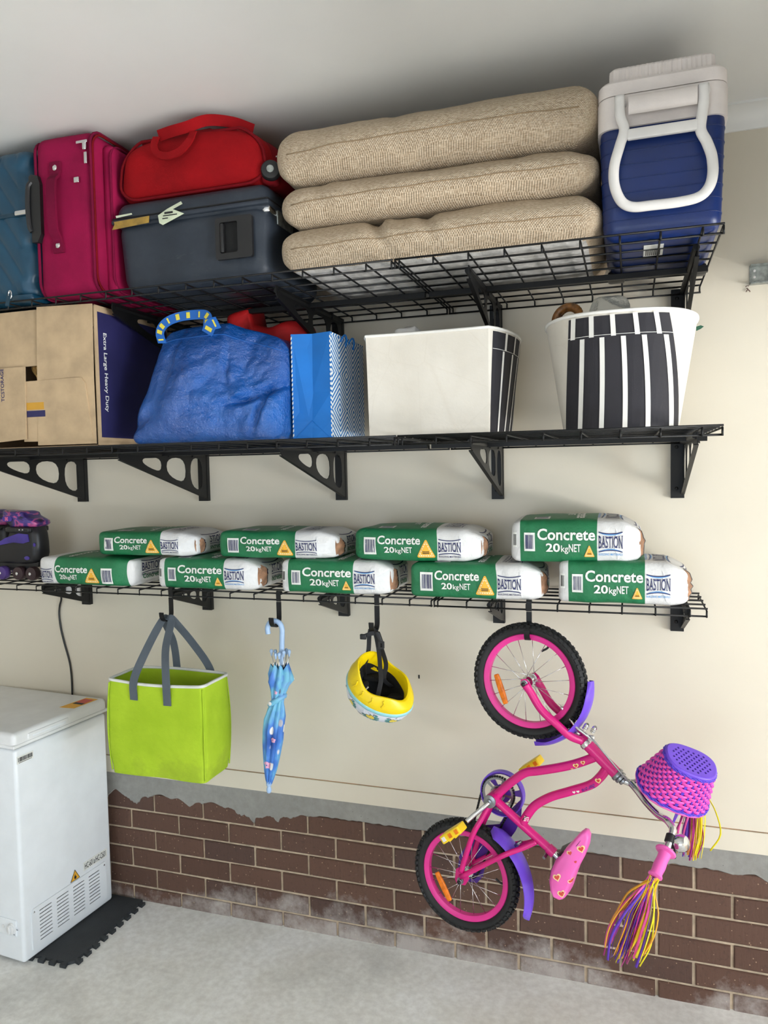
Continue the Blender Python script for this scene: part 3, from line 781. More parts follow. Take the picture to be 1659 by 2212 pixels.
def sackf(p):
    p = V(p); p.x = .672+(p.x-.69)*.925; k = max(0, (p.z-B1)/.37); u = (p.x-.672)/.2775
    if u < 0: p.x += .115*k**1.2*(-u)**1.5
    p.y = -.40+(p.y+.40)*(1-.42*k**1.4)
    p.z = B1+(topz(p.x)-B1)*k
    fr = 1 if p.y < -.42 else 0
    if fr:
        p.y -= .050*sin(pi*min(1, k*1.05))*(1-u*u)
        mk = .25+1.0*math.exp(-((p.x-.80)/.15)**2-((p.z-2.13)/.12)**2)
        f1 = noise.voronoi(V((p.x*9+p.z*2, p.z*12-p.x*3, 3.3)))[0][0]; f2 = noise.voronoi(V((p.x*22-p.z*6, p.z*26, 8.1)))[0][0]
        p.y += mk*(.040*f1+.016*f2)-.014
        for cx, cz, ax_, az, wd, dp in ((.845, 2.10, .9, .35, .016, .030), (.88, 2.06, .3, 1.0, .014, .026), (.80, 2.085, 1, .12, .012, .02), (.755, 2.20, .05, 1, .010, .010), (.55, 2.22, .25, 1, .018, .014), (.93, 2.13, 1, .5, .016, .022), (.43, 2.02, 1, .6, .02, .02)):
            L = math.hypot(ax_, az); a = ((p.x-cx)*ax_+(p.z-cz)*az)/L; b = (-(p.x-cx)*az+(p.z-cz)*ax_)/L
            p.y += dp*math.exp(-(b/wd)**2-(a/.075)**2)
    p += V((.012*nz(p, 5, 3), .016*nz((p.x*7, p.y*3, p.z*7), 1, 5)+.002*abs(nz(p, 16, 8)), .004*nz(p, 9, 2)))
    if p.z < B1: p.z = B1
    if p.x > .945: p.x = .945+(p.x-.945)*.1
    return p
sk = rbox((.69, -.40, B1+.185), (.60, .40, .37), .045, (110, 24, 76), 5).map(sackf)
build('bag_body', sk, 'sack', t, smooth=180)
bv = sk.bvh(); D = Decal(bv, (0, -.6, 0), (1, 0, 0), (0, 0, 1), (0, 1, 0))
hem = []
for i in range(40):
    x = .49+.445*i/39; h = bv.ray_cast(V((x, -1.2, topz(x)-.042)), V((0, 1, 0)))
    if h[0]: hem.append(h[0]-V((0, .0005, 0)))
build('hem_seam', tube(hem, .0018, 5, smooth=False), 'strap_blue', t, smooth=180)
def marked_strap(P, w_, n):
    o = build('carry_strap', flat_loop(P, w_, .003), 'strap_blue', t)
    Q = catmull(P, 10); m = MB()
    for i in range(n):
        k = int((i+.5)/n*(len(Q)-1)); p, d = Q[k], (Q[min(k+1, len(Q)-1)]-Q[max(k-1, 0)]).normalized()
        s = d.cross(V((0, -1, 0))).normalized(); b = MB().box(p-V((0, .0022, 0)), ((.012 if i % 3 else .005), w_*.62, .0012), ax=(d, s, V((0, 1, 0)))); m.add(b.v, b.f)
    build('strap_print', m, 'strap_yellow', o, smooth=0)
marked_strap([(.535, -.585, 2.285), (.538, -.60, 2.318), (.560, -.60, 2.345), (.600, -.59, 2.362), (.66, -.585, 2.366), (.705, -.59, 2.358), (.712, -.60, 2.325)], .030, 9)
marked_strap([(.745, -.59, 2.335), (.728, -.605, 2.325), (.712, -.605, 2.300)], .040, 2)
M['red_cloth'] = mat('red_cloth', (190, 18, 22), .7, var=.12)
tag(build('cloth_bundle', rbox((.77, -.26, 2.345), (.30, .16, .09), .04, (14, 8, 6), 4).map(lambda p: V(p)+V((.02*nz(p, 11, 1), .02*nz(p, 12, 2), .035*nz((p[0]*9, p[1]*4, 0), 1, 3)+(.04 if p[0] < .72 else -.02)*(p[2] > 2.29)))), 'red_cloth', None, smooth=180, base=(.77, -.30, 2.25)), 'red cloth bundle poking out of the top of the blue sack', 'cloth')

# blue gift bag with chevron side
def chevron():
    t = NT('chevron_print'); s = t.sep(t.co('World'))
    ph = t.math('PINGPONG', t.math('ADD', s[2], .012), .115)
    y = t.math('ADD', s[1], .56)
    tri = t.math('PINGPONG', y, .062)
    v = t.math('ADD', t.math('MULTIPLY', ph, 1.0), t.math('MULTIPLY', tri, .8))
    q = t.math('FRACT', t.math('MULTIPLY', v, 62.0))
    t.color(t.mix(t.math('GREATER_THAN', q, .48), lin((22, 112, 186)), lin((238, 240, 238)))); t.set(Roughness=.5); return t.m
M['chevron'] = chevron(); M['gift_blue'] = mat('gift_blue', (8, 112, 196), .45, var=.03)
t = thing('gift_bag', (1.02, -.36, B1), 'bright blue paper gift bag with white chevron stripes', 'bag')
def gring(z, k, y0=-.505):
    c = .012*k; return [V((.952, y0, z)), V((1.018, y0+c, z)), V((1.086, y0, z)), V((1.088, -.35, z)), V((1.085, -.20, z)), V((1.018, -.20-c, z)), V((.954, -.20, z)), V((.952, -.35, z))]
zt_ = 2.296
rg = [gring(B1, 0), gring(B1+.06, .3), gring(B1+.15, 1), gring(zt_, 1.5), [p*1 for p in gring(zt_-.002, 1.5)], gring(B1+.01, 0)]
rg[4] = [V((1.02+(p.x-1.02)*.985, -.35+(p.y+.35)*.985, p.z)) for p in rg[4]]; rg[5] = [V((1.02+(p.x-1.02)*.97, -.35+(p.y+.35)*.97, p.z)) for p in rg[5]]
m = loft(rg); mi = []
for k, q in enumerate(m.f):
    c = sum((m.v[i] for i in q), V((0, 0, 0)))/len(q); mi.append(1 if abs(c.x-1.086) < .006 or abs(c.x-.952) < .006 else 0)
m.m = mi; build('paper_body', m, ['gift_blue', 'chevron'], t, smooth=0)
for x, s in ((.9535, 1), (1.0845, -1)):
  mm = MB()
  for i in range(22):
    z = B1+.012+i*.0145; mm.add([(x-.0015, -.5058, z), (x+.0025, -.5058, z+.003*s), (x+.0025, -.5058, z+.009+.003*s), (x-.0015, -.5058, z+.007)], [(0, 1, 2, 3)])
  build('edge_print', mm, 'ink_white', t, smooth=0)['kind'] = 'stuff'
cr_ = MB()
for a, b in (((.954, B1+.002), (1.018, B1+.062)), ((1.084, B1+.002), (1.018, B1+.062))):
    q = tube([(a[0], -.5062, a[1]), (b[0], -.5025, b[1])], .0009, 4, smooth=False); cr_.add(q.v, q.f)
build('fold_crease', cr_, 'gift_blue', t, smooth=0)
for y in (-.40, -.33): build('cord_handle', tube([(1.087, y-.02, zt_-.02), (1.094, y-.018, zt_-.005), (1.096, y, zt_+.004), (1.094, y+.018, zt_-.008), (1.089, y+.02, zt_-.03)], .003, 6), 'gift_blue', t)

# cream storage baskets
def canvas():
    t = NT('cream_canvas'); n = t.noise(4, 5); 
    base = t.ramp(n, [(.3, (216, 208, 194)), (.7, (234, 227, 215))])
    k = t.n('TexVoronoi', Vector=t.sc3((6, 6, 5)), Scale=1.0, _feature='DISTANCE_TO_EDGE').outputs[0]
    base = t.mix(t.ramp(k, [(.0, (90, 90, 90)), (.012, (0, 0, 0))]), base, lin((196, 180, 158)))
    t.color(base); t.set(Roughness=.75); t.bump(t.noise(9, 5, .6), .2, .02); return t.m
M['canvas'] = canvas(); M['char'] = mat('charcoal_canvas', (38, 36, 42), .75, var=.06, bump=.1, bscale=400); M['white_tape'] = mat('white_tape', (238, 235, 228), .7, var=.03)
def tub(c, ringf, zb, zt, lab, name='storage_basket'):
    t = thing(name, (c[0], c[1], zb), lab, 'basket'); n = 7; rings = []
    for i in range(n+1):
        k = i/n; rings.append([V((p[0], p[1], zb+(zt-zb)*k)) for p in ringf(k)])
    inner = [[V((c[0]+(p.x-c[0])*.965, c[1]+(p.y-c[1])*.965, p.z-.001)) for p in r] for r in reversed(rings)]
    inner = [[V((p.x, p.y, max(p.z, zb+.01))) for p in r] for r in inner]
    m = loft(rings+inner); build('basket_wall', m, 'canvas', t, smooth=50)
    build('rim_binding', tube([p for p in rings[-1]], .0048, 6, closed=True), 'white_tape', t, smooth=180)
    return t, m
# basket seen end-on: flat front, bulging striped sides
def ringA(k):
    w_, l_, b_ = .186+.003*k, .205+.01*k, .022+.036*k; P = []
    for i in range(9): P.append((-w_+2*w_*i/8, -l_))
    for i in range(1, 14): a = i/14; P.append((w_+b_*sin(pi*a)**.7, -l_+2*l_*a))
    for i in range(9): P.append((w_-2*w_*i/8, l_))
    for i in range(1, 14): a = i/14; P.append((-w_-b_*.6*sin(pi*a)**.7, l_-2*l_*a))
    return [(1.390+x, -.285+y+(.006*sin((x+.19)*9)*k if y < -.19 else 0)) for x, y in P]
tA, mA = tub((1.39, -.285), ringA, B1, 2.272, 'cream fabric basket with blank front beside the blue gift bag')
D = Decal(mA.bvh(), (1.8, -.285, B1), (0, 1, 0), (0, 0, 1), (-1, 0, 0))
H = .311
D.put(grid(-.200, .003, .40, H-.012, 24, 6), 0, .0012); D.build('striped_panel', ['char'], tA)
D = Decal(mA.bvh(), (1.8, -.285, B1), (0, 1, 0), (0, 0, 1), (-1, 0, 0))
for i in range(5):
    y = -.150+.075*i; D.put(grid(y+.012, H-.060, .013, .054, 1, 3), 0, .003); D.put(grid(y+.0, .003, .013, H-.066, 1, 6), 0, .003)
D.put(grid(-.20, H-.060, .40, .0014, 24, 1), 0, .0026); D.build('white_stripes', ['white_tape'], tA)
tag(build('plastic_bag', rbox((1.30, -.36, 2.27), (.09, .1, .06), .02, (5, 5, 5), 3).map(lambda p: V(p)+V((.02*nz(p, 20, 1), .01*nz(p, 22, 2), .03*nz(p, 24, 3)))), 'white_plastic', None, smooth=180, base=(1.30, -.36, 2.25)), 'crumpled white plastic poking out of the blank cream basket', 'bag')
# basket seen from its striped side
def ringB(k):
    a, b = .160+.049*k, .205+.033*k; P = []
    for i in range(56):
        th = 2*pi*i/56; e = 2/2.7; ca, sa = cos(th), sin(th)
        P.append((1.942+a*math.copysign(abs(ca)**e, ca), -.362+b*math.copysign(abs(sa)**(2/2.3), sa)))
    return P
tB, mB = tub((1.942, -.362), ringB, B1, 2.270, 'cream fabric basket showing black panel with white stripes')
bvB = mB.bvh(); H = .309
def Dn(): return Decal(bvB, (1.942, -.7, B1), (1, 0, 0), (0, 0, 1), (0, 1, 0))
def wid(z): k = z/H; return -.148+.018*k, .156-.032*k**2.2
def strip(u0, u1, z0, z1, nx, ny, wpx=None):
    v = []; 
    for j in range(ny+1):
        z = z0+(z1-z0)*j/ny; a, b = wid(z)
        for i in range(nx+1):
            u = u0+(u1-u0)*i/nx; x = a+(b-a)*u
            if wpx: x = a+(b-a)*(u0+u1)/2+wpx*(i/nx-.5)
            v.append((x, z))
    return v, grid(0, 0, 1, 1, nx, ny)[1]
D = Dn(); D.put(strip(0, 1, .002, H-.010, 44, 14), 0, .0026); D.build('striped_panel', ['char'], tB)
D = Dn()
for u in (.145, .335, .535, .728, .93): D.put(strip(u, u, .002, H-.066, 1, 14, .0125), 0, .0046)
for u in (.05, .235, .445, .668, .87): D.put(strip(u, u, H-.064, H-.008, 1, 3, .0125), 0, .0046)
D.put(strip(0, 1, H-.0605, H-.0592, 44, 1), 0, .0042); D.build('white_stripes', ['white_tape'], tB)
M['bead'] = mat('amber_beads', (120, 78, 36), .35, var=.3, vscale=60); 
t = thing('beaded_wreath', (1.80, -.42, 2.30), 'dark gold beaded ring standing in the striped cream basket', 'wreath')
mm = MB(); A = V((-.35, -.9, .2)).normalized(); c = V((1.802, -.43, 2.285)); u = A.orthogonal().normalized(); v_ = A.cross(u)
for r_, of, rr_ in ((.037, 0, .0085), (.030, .008, .006), (.044, .010, .006)):
    for i in range(34):
        th = 2*pi*i/34; q = lathe([(.0005, -rr_), (rr_*.7, -rr_*.7), (rr_, 0), (rr_*.7, rr_*.7), (.0005, rr_)], c-A*of*0+A*of+(u*cos(th)+v_*sin(th))*r_, (0, 0, 1), 6); mm.add(q.v, q.f)
build('beads', mm, 'bead', t, smooth=180)['kind'] = 'stuff'
build('ring_core', torus(c+A*.012, A, .038, .011, 32, 8), 'bead', t, smooth=180)
tag(build('card', prism([(1.822, 2.262), (1.874, 2.268), (1.874, 2.322), (1.868, 2.325)], [], (0, -.46, 0), (1, 0, 0), (0, .1, 1), -.003), 'canvas', None, smooth=0, base=(1.85, -.46, 2.27)), 'small cream pointed card sticking up beside the beaded ring', 'card')
def clear():
    t = NT('clear_film'); t.color((225, 228, 228)); t.set(Roughness=.12, Transmission__Weight=.9, IOR=1.08); t.bump(t.noise(25, 5, .7), .6, .02); return t.m
M['film'] = clear()
tag(build('plastic_bag', rbox((1.915, -.40, 2.285), (.11, .12, .11), .04, (8, 8, 8), 4).map(lambda p: V(p)+V((.025*nz(p, 14, 4), .02*nz(p, 15, 5), .025*nz(p, 16, 6)))), 'film', None, smooth=180, base=(1.915, -.40, 2.24)), 'clear plastic bag bulging out of the striped cream basket', 'bag')
tag(build('tissue_lump', rbox((1.905, -.39, 2.268), (.09, .1, .07), .03, (6, 6, 6), 3).map(lambda p: V(p)+V((.01*nz(p, 24, 4), .01*nz(p, 25, 5), .015*nz(p, 26, 6)))), 'white_plastic', None, smooth=180, base=(1.905, -.39, 2.24)), 'white tissue lump under the clear plastic bag', 'tissue')
M['leaf'] = mat('dark_green', (34, 84, 62), .5)
tag(build('leaf', prism([(2.146, 2.235), (2.158, 2.240), (2.166, 2.246), (2.158, 2.250), (2.146, 2.247)], [], (0, -.40, 0), (1, 0, 0), (0, 0, 1), -.002), 'leaf', None, smooth=0, base=(2.155, -.40, 2.24)), 'dark green leaf tip at the right rim of the striped basket', 'leaf')

# ================================================================== LOWEST SHELF: concrete sacks
B2 = ZB+.001
def paper_sack(name, g0, g1, wav):
    """white paper printed green between local x = g0 and g1"""
    t = NT(name); s = t.sep(t.co()); n = t.noise(8, 4)
    x = t.math('ADD', s[0], t.math('MULTIPLY', t.math('SUBTRACT', t.noise(6, 2), .5), .006))
    x = t.math('ADD', x, t.math('MULTIPLY', t.math('POWER', t.math('ABSOLUTE', t.math('SUBTRACT', s[2], .055)), 2.0), wav))
    f = t.math('MULTIPLY', t.math('GREATER_THAN', x, g0), t.math('LESS_THAN', x, g1))
    gr = t.ramp(n, [(.3, (24, 104, 64)), (.7, (32, 122, 76))]); wh = t.ramp(n, [(.3, (208, 206, 204)), (.7, (228, 227, 225))])
    t.color(t.mix(f, wh, gr)); t.set(Roughness=.48)
    t.bump(t.math('ADD', t.noise(38, 4, .6), t.math('MULTIPLY', t.noise(11, 5, .7), 2.0)), .28, .010); return t.m
M['kraft'] = mat('kraft_paper', (160, 120, 92), .85, var=.15, vscale=40)
M['sign_yellow'] = mat('warning_yellow', (238, 176, 52), .5, var=.04); M['sign_pale'] = mat('warning_pale', (246, 226, 176), .5, var=0)
def serif_word(word, x, y, w, h, D, mi, lift):
    """word in heavy serif capitals, bounded by two arched rules"""
    v, f, W = text(word, .010, 0, .78, 1.02); k = w/W
    def arch(px, py): u = (px-x)/w*2-1; c = (py-y)/h*2-1; return px, y+h/2+c*h/2*(1+.16*u*u)
    D.put(([arch(x+p[0]*k, y+p[1]*h) for p in v], f), mi, lift)
    # serifs: small slabs at the feet and heads of the upright strokes
    for u in (.02, .205, .30, .475, .575, .70, .765, .86, .985):
        for yy in (y-.0004, y+h-.0022+.0004):
            a, b = arch(x+w*(u-.022), yy); D.put(([arch(x+w*(u-.024), yy), arch(x+w*(u+.024), yy), arch(x+w*(u+.024), yy+.0024), arch(x+w*(u-.024), yy+.0024)], [(0, 1, 2, 3)]), mi, lift)
def logo(D, x, y, w, h, blue, lift=.001):
    n = 12
    for s in (1, -1):
        yb = y+h+h*.30 if s > 0 else y-h*.30
        v = []; 
        for i in range(n+1):
            u = i/n*2-1; yy = yb + s*h*.17*u*u
            v += [(x+w*i/n, yy), (x+w*i/n, yy-s*h*.10)]
        D.put((v, [(2*i, 2*i+1, 2*i+3, 2*i+2) for i in range(n)]), 1, lift)
        if blue:
            v = []
            for i in range(n+1):
                u = i/n*2-1; yy = yb + s*h*.17*u*u - s*h*.10
                v += [(x+w*i/n, yy), (x+w*i/n, yy-s*h*.09*(1-u*u)-.0002)]
            D.put((v, [(2*i, 2*i+1, 2*i+3, 2*i+2) for i in range(n)]), 2, lift)
    serif_word('BASTION', x, y, w, h, D, 1, lift+.0005)
    D.put(t_fit('BUILDING MATERIALS', x, y-h*.74, w, h*.20, bold=.01), 2 if blue else 1, lift)
def tri_sign(D, cx, y, w, h, big, lift=.001):
    def rt(s, dy=0): 
        P = []
        for (px, py) in ((-.5, 0), (.5, 0), (0, 1)):
            for k in range(5):
                a = {(-.5, 0): 150, (.5, 0): 270, (0, 1): 30}[(px, py)]+30*k
                P.append((cx+px*w*s*.84+.07*w*s*cos(R(a)), y+h*dy+.07*h*s+py*h*s*.84+.07*w*s*sin(R(a))))
        Q = []
        for i, p in enumerate(P):
            q = P[(i+1) % len(P)]; Q.append(p); L = math.hypot(q[0]-p[0], q[1]-p[1])
            if L > .2*w: Q += [(p[0]+(q[0]-p[0])*j/8, p[1]+(q[1]-p[1])*j/8) for j in range(1, 8)]
        return Q
    D.put(fan(rt(1), 5), 3, lift)
    D.put(fan(rt(.84, .06), 5), 4, lift+.0005)
    D.put(fan(rt(.60, .16), 5), 3, lift+.001)
    n = 6
    for e in range(3):
        a, b = [((-.5, 0), (.5, 0)), ((.5, 0), (0, 1)), ((0, 1), (-.5, 0))][e]
        for i in range(n):
            u = (i+.5)/n; px = cx+(a[0]+(b[0]-a[0])*u)*w*.76; py = y+h*.11+(a[1]+(b[1]-a[1])*u)*h*.76
            D.put(fan([(px+.033*w*cos(2*pi*q/7), py+.033*w*sin(2*pi*q/7)) for q in range(7)], 1), 3, lift+.0012)
    for q in range(2): D.put(grid(cx-w*.19, y+h*(.22+.085*q), w*.38, h*.045, 4, 1), 5, lift+.0014)
INKS = ['ink_white', 'ink_navy', 'ink_blue', 'sign_yellow', 'sign_pale', 'ink_black', 'ink_green', 'kraft']
def concrete_sack(xl, xr, z0, h, typ, lab, sd, taperL=0.0, taperR=.25, bulge=1.0, yf=-.300, dep=.245, open_end=True, rot=0):
    L = xr-xl; cx = (xl+xr)/2; cy = yf+dep/2
    t = thing('concrete_sack', (cx, cy, z0), lab, 'sack', 'green and white concrete sacks')
    end = .016
    def f(p):
        p = V(p); u = (p.x-cx)/(L/2+end/2); k = (p.z-z0)/h-.5; v_ = (p.y-cy)/(dep/2)
        if u > .72: q = (u-.72)/.28; s = 1-taperR*q**1.5; p.z = z0+h*(.5-.06*q)+(k*h)*s; p.y = cy+(p.y-cy)*(1-.10*q*q)
        if u < -.80: q = (-u-.80)/.2; s = 1-(.10+taperL)*q*q; p.z = z0+h*.5+(k*h)*s-h*.02*q
        if abs(k) > .3: p.z += math.copysign(.008*bulge*(1-u*u)*(1-v_*v_), k)*(1 if k > 0 else .2)
        if p.y < cy: p.y -= .012*bulge*(1-4*k*k)*(1-u**4)
        p += V((.004*nz(p, 13, sd), .0045*nz((p.x*16, p.y*6, p.z*9), 1, sd)+.0022*nz((p.x*60+p.z*25, 0, p.z*12), 1, sd+2), .004*nz((p.x*9, p.y*9, 1), 1, sd)))
        p.z = max(p.z, z0)
        return p
    mb = rbox((cx+end/2, cy, z0+h/2), (L+end, dep, h), min(.015, h*.2), (44, 14, 8), 3).map(f)
    g = {'A': (-9, L*(.70-.5)), 'B': (-L/2+.030, L*(.705-.5)), 'M': (-L*(.5-.195), L/2-.004)}[typ]
    mname = 'sack_%s_%d' % (typ, round(L*100))
    if mname not in M: M[mname] = paper_sack('printed_sack_paper_'+typ.lower(), g[0], g[1], 2.2 if typ == 'A' else (-3.0 if typ == 'M' else 0))
    build('paper_sack', mb, [mname], t, smooth=180)
    bv = mb.bvh()
    def front(): return Decal(bv, (xl, yf-.1, z0), (1, 0, 0), (0, 0, 1), (0, 1, 0), base=.0009)
    D = front(); P = lambda a: a*L; Q = lambda b: (1-b)*h*1.0
    if typ == 'B':
        barcode(D, P(.115), Q(.74), P(.09), h*.44, 0, 1, sd)
        D.put(t_fit('Concrete', P(.225), Q(.46), P(.465), h*.25, bold=.022), 0, .0012)
        D.put(t_fit('20', P(.295), Q(.74), P(.115), h*.19, bold=.022), 0, .0012); D.put(t_fit('kg', P(.418), Q(.74), P(.058), h*.15, bold=.012, sx=.8), 0, .0012); D.put(t_fit('NET', P(.48), Q(.74), P(.095), h*.18, bold=.014), 0, .0012)
        tri_sign(D, P(.643), Q(.86), P(.082), h*.28, False); logo(D, P(.717), Q(.63), P(.185), h*.25, True)
    elif typ == 'A':
        barcode(D, P(.085), Q(.80), P(.105), h*.54, 0, 1, sd)
        D.put(t_fit('Concrete', P(.205), Q(.46), P(.355), h*.25, bold=.022, shear=.0), 0, .0012)
        D.put(t_fit('20', P(.26), Q(.73), P(.085), h*.175, bold=.022), 0, .0012); D.put(t_fit('kg', P(.352), Q(.73), P(.048), h*.14, bold=.012, sx=.8), 0, .0012); D.put(t_fit('NET', P(.406), Q(.73), P(.085), h*.175, bold=.014), 0, .0012)
        tri_sign(D, P(.605), Q(.87), P(.145), h*.56, True); logo(D, P(.705), Q(.67), P(.175), h*.26, False)
    else:
        logo(D, P(.012), Q(.76), P(.155), h*.24, False)
        D.put(t_fit('Concrete', P(.205), Q(.54), P(.375), h*.24, bold=.022), 0, .0012)
        D.put(t_fit('20', P(.255), Q(.79), P(.075), h*.165, bold=.022), 0, .0012); D.put(t_fit('kg', P(.336), Q(.79), P(.045), h*.13, bold=.012, sx=.8), 0, .0012); D.put(t_fit('NET', P(.385), Q(.79), P(.075), h*.165, bold=.014), 0, .0012)
        tri_sign(D, P(.625), Q(.90), P(.16), h*.52, True); barcode(D, P(.735), Q(.92), P(.12), h*.56, 0, 1, sd)
    D.build('front_print', INKS, t)
    # print on the upper side, reading towards the front
    D = Decal(bv, (xl, yf, z0+h+.05), (0, -1, 0), (1, 0, 0), (0, 0, -1), .2)
    if typ != 'M':
        D.put(t_fit('Concrete', -.175, P(.54), .155, h*.26, bold=.022), 0, .0012); D.put(t_fit('20kg NET', -.15, P(.46), .085, h*.17, bold=.014), 0, .0012)
        barcode(D, -.055, P(.19), .04, P(.13), 0, 1, sd+5, .001); logo(D, -.17, P(.775), .135, h*.26, typ == 'B')
    else:
        D.put(t_fit('Concrete', -.16, P(.33), .15, h*.26, bold=.022), 0, .0012)
    D.build('top_print', INKS, t)
    # folded right end: printed panel and, on the open ones, the torn ply showing kraft paper
    D = Decal(bv, (xr+.2, cy, z0), (0, 1, 0), (0, 0, 1), (-1, 0, 0))
    logo(D, -.055, h*.50, .13, h*.25, False); D.put(t_fit('Concrete', -.05, h*.20, .115, h*.17, bold=.02), 6, .0012)
    D.build('end_print', INKS, t)
    if typ == 'B':   # little batch print on the left white strip
        D = Decal(bv, (xl, yf-.1, z0), (1, 0, 0), (0, 0, 1), (0, 1, 0)); barcode(D, .006, h*.35, .014, h*.35, 0, 5, sd+9); D.build('side_print', INKS, t)
    if open_end:
        r = random.Random(sd); Lr, Rr_ = [], []
        X = xr+end; n = 9
        top_, bot = z0+h*.80, z0+h*.10
        A_, B_, C_ = [], [], []
        for i in range(n+1):
            k = i/n; zz = bot+(top_-bot)*k; bl = sin(pi*k)**.7
            e = bv.ray_cast(V((X+.3, yf+.055, zz)), V((-1, 0, 0)))
            xx = (e[0].x if e[0] else X)
            jag = .0035*r.uniform(-1, 1)
            A_.append(V((xx-.004-.004*bl, yf+.020-.012*bl, zz))); B_.append(V((xx+.009*bl+jag+.001, yf+.044+.010*bl, zz+.002*jag))); C_.append(V((xx+.003, yf+.10, zz)))
        m = MB(); m.add(A_+B_, [(i, i+1, n+2+i, n+1+i) for i in range(n)]); build('torn_ply', m, 'kraft', t, smooth=180)
        m = MB(); off = V((.0025, .003, 0)); m.add([p+off for p in B_]+C_, [(i, i+1, n+2+i, n+1+i) for i in range(n)]); build('end_flap', m, [mname if False else 'sack_flap'], t, smooth=180)
        m = MB(); W0 = [V((p.x-.058-.012*sin(pi*i/n), yf-.004+.018*(1-sin(pi*i/n)), p.z)) for i, p in enumerate(A_)]
        for P_ in W0:
            hh = bv.ray_cast(V((P_.x, yf-.3, P_.z)), V((0, 1, 0))); P_.y = (hh[0].y if hh[0] else P_.y)-.0015
        A2 = [p+V((.004*sin(pi*i/n), -.004*sin(pi*i/n)-.002, 0)) for i, p in enumerate(A_)]
        m.add(W0+A2, [(i, i+1, n+2+i, n+1+i) for i in range(n)]); build('white_flap', m, ['sack_flap'], t, smooth=180)
    return t
M['sack_flap'] = mat('sack_white_paper', (230, 230, 230), .5, var=.05, vscale=14, bump=.25, bscale=40, bdist=.006)
concrete_sack(-.262, .150, B2, .108, 'M', 'leftmost concrete sack of the lower row, white end at its left', 11, taperR=.05, open_end=False)
concrete_sack(.290, .690, B2, .112, 'B', 'second concrete sack from left in the lower row, torn right end', 12)
concrete_sack(.796, 1.186, B2, .115, 'B', 'middle concrete sack of the lower row, above the umbrella and helmet hooks', 13)
concrete_sack(1.272, 1.690, B2, .115, 'A', 'fourth concrete sack of the lower row with large yellow triangle, above the bicycle hook', 14, taperL=.10)
concrete_sack(1.756, 2.120, B2, .130, 'B', 'rightmost concrete sack of the lower row at the shelf end', 15)
U = B2+.118
concrete_sack(.010, .425, U, .090, 'A', 'leftmost concrete sack of the upper row with large yellow triangle', 16, yf=-.285, taperR=.22)
concrete_sack(.544, .985, U, .096, 'A', 'second concrete sack of the upper row with large yellow triangle', 17, yf=-.285, taperR=.22)
concrete_sack(1.072, 1.495, U, .108, 'A', 'third concrete sack of the upper row, crumpled, with large yellow triangle', 18, taperL=.22, taperR=.34, bulge=1.5, yf=-.285)
concrete_sack(1.606, 1.985, U+.006, .134, 'B', 'rightmost and fattest concrete sack of the upper row', 19, taperL=.16, taperR=.30, bulge=1.4, yf=-.285)

# roller skates at the left edge
def skate_cuff():
    t = NT('marbled_purple_shell'); n = t.n('TexNoise', Vector=t.sc3((7, 7, 17)), Scale=1.0, Detail=2, Distortion=1.8).outputs[0]
    t.color(t.ramp(n, [(.36, (28, 24, 38)), (.44, (58, 38, 108)), (.52, (74, 58, 130)), (.56, (188, 82, 136)), (.62, (62, 40, 100)), (.7, (30, 24, 40))])); t.set(Roughness=.35); return t.m
M['cuff'] = skate_cuff(); M['skate_black'] = mat('skate_black', (24, 23, 27), .45, var=.15); M['skate_purple'] = mat('skate_purple', (66, 48, 140), .4, var=.12); M['skate_pink'] = mat('skate_pink', (214, 104, 150), .5); M['wheel_purple'] = mat('wheel_purple', (78, 54, 120), .4); M['wheel_dark'] = mat('wheel_dark', (52, 34, 38), .5)
def puffy(P, cy, w_, rnd=.84, layers=((-1, .80), (-.86, .93), (-.5, 1), (.5, 1), (.86, .93), (1, .80))):
    c = (sum(p[0] for p in P)/len(P), sum(p[1] for p in P)/len(P))
    rings = [[V((c[0]+(p[0]-c[0])*s, cy+w_/2*k, c[1]+(p[1]-c[1])*s)) for p in P] for k, s in layers]
    return loft(rings)
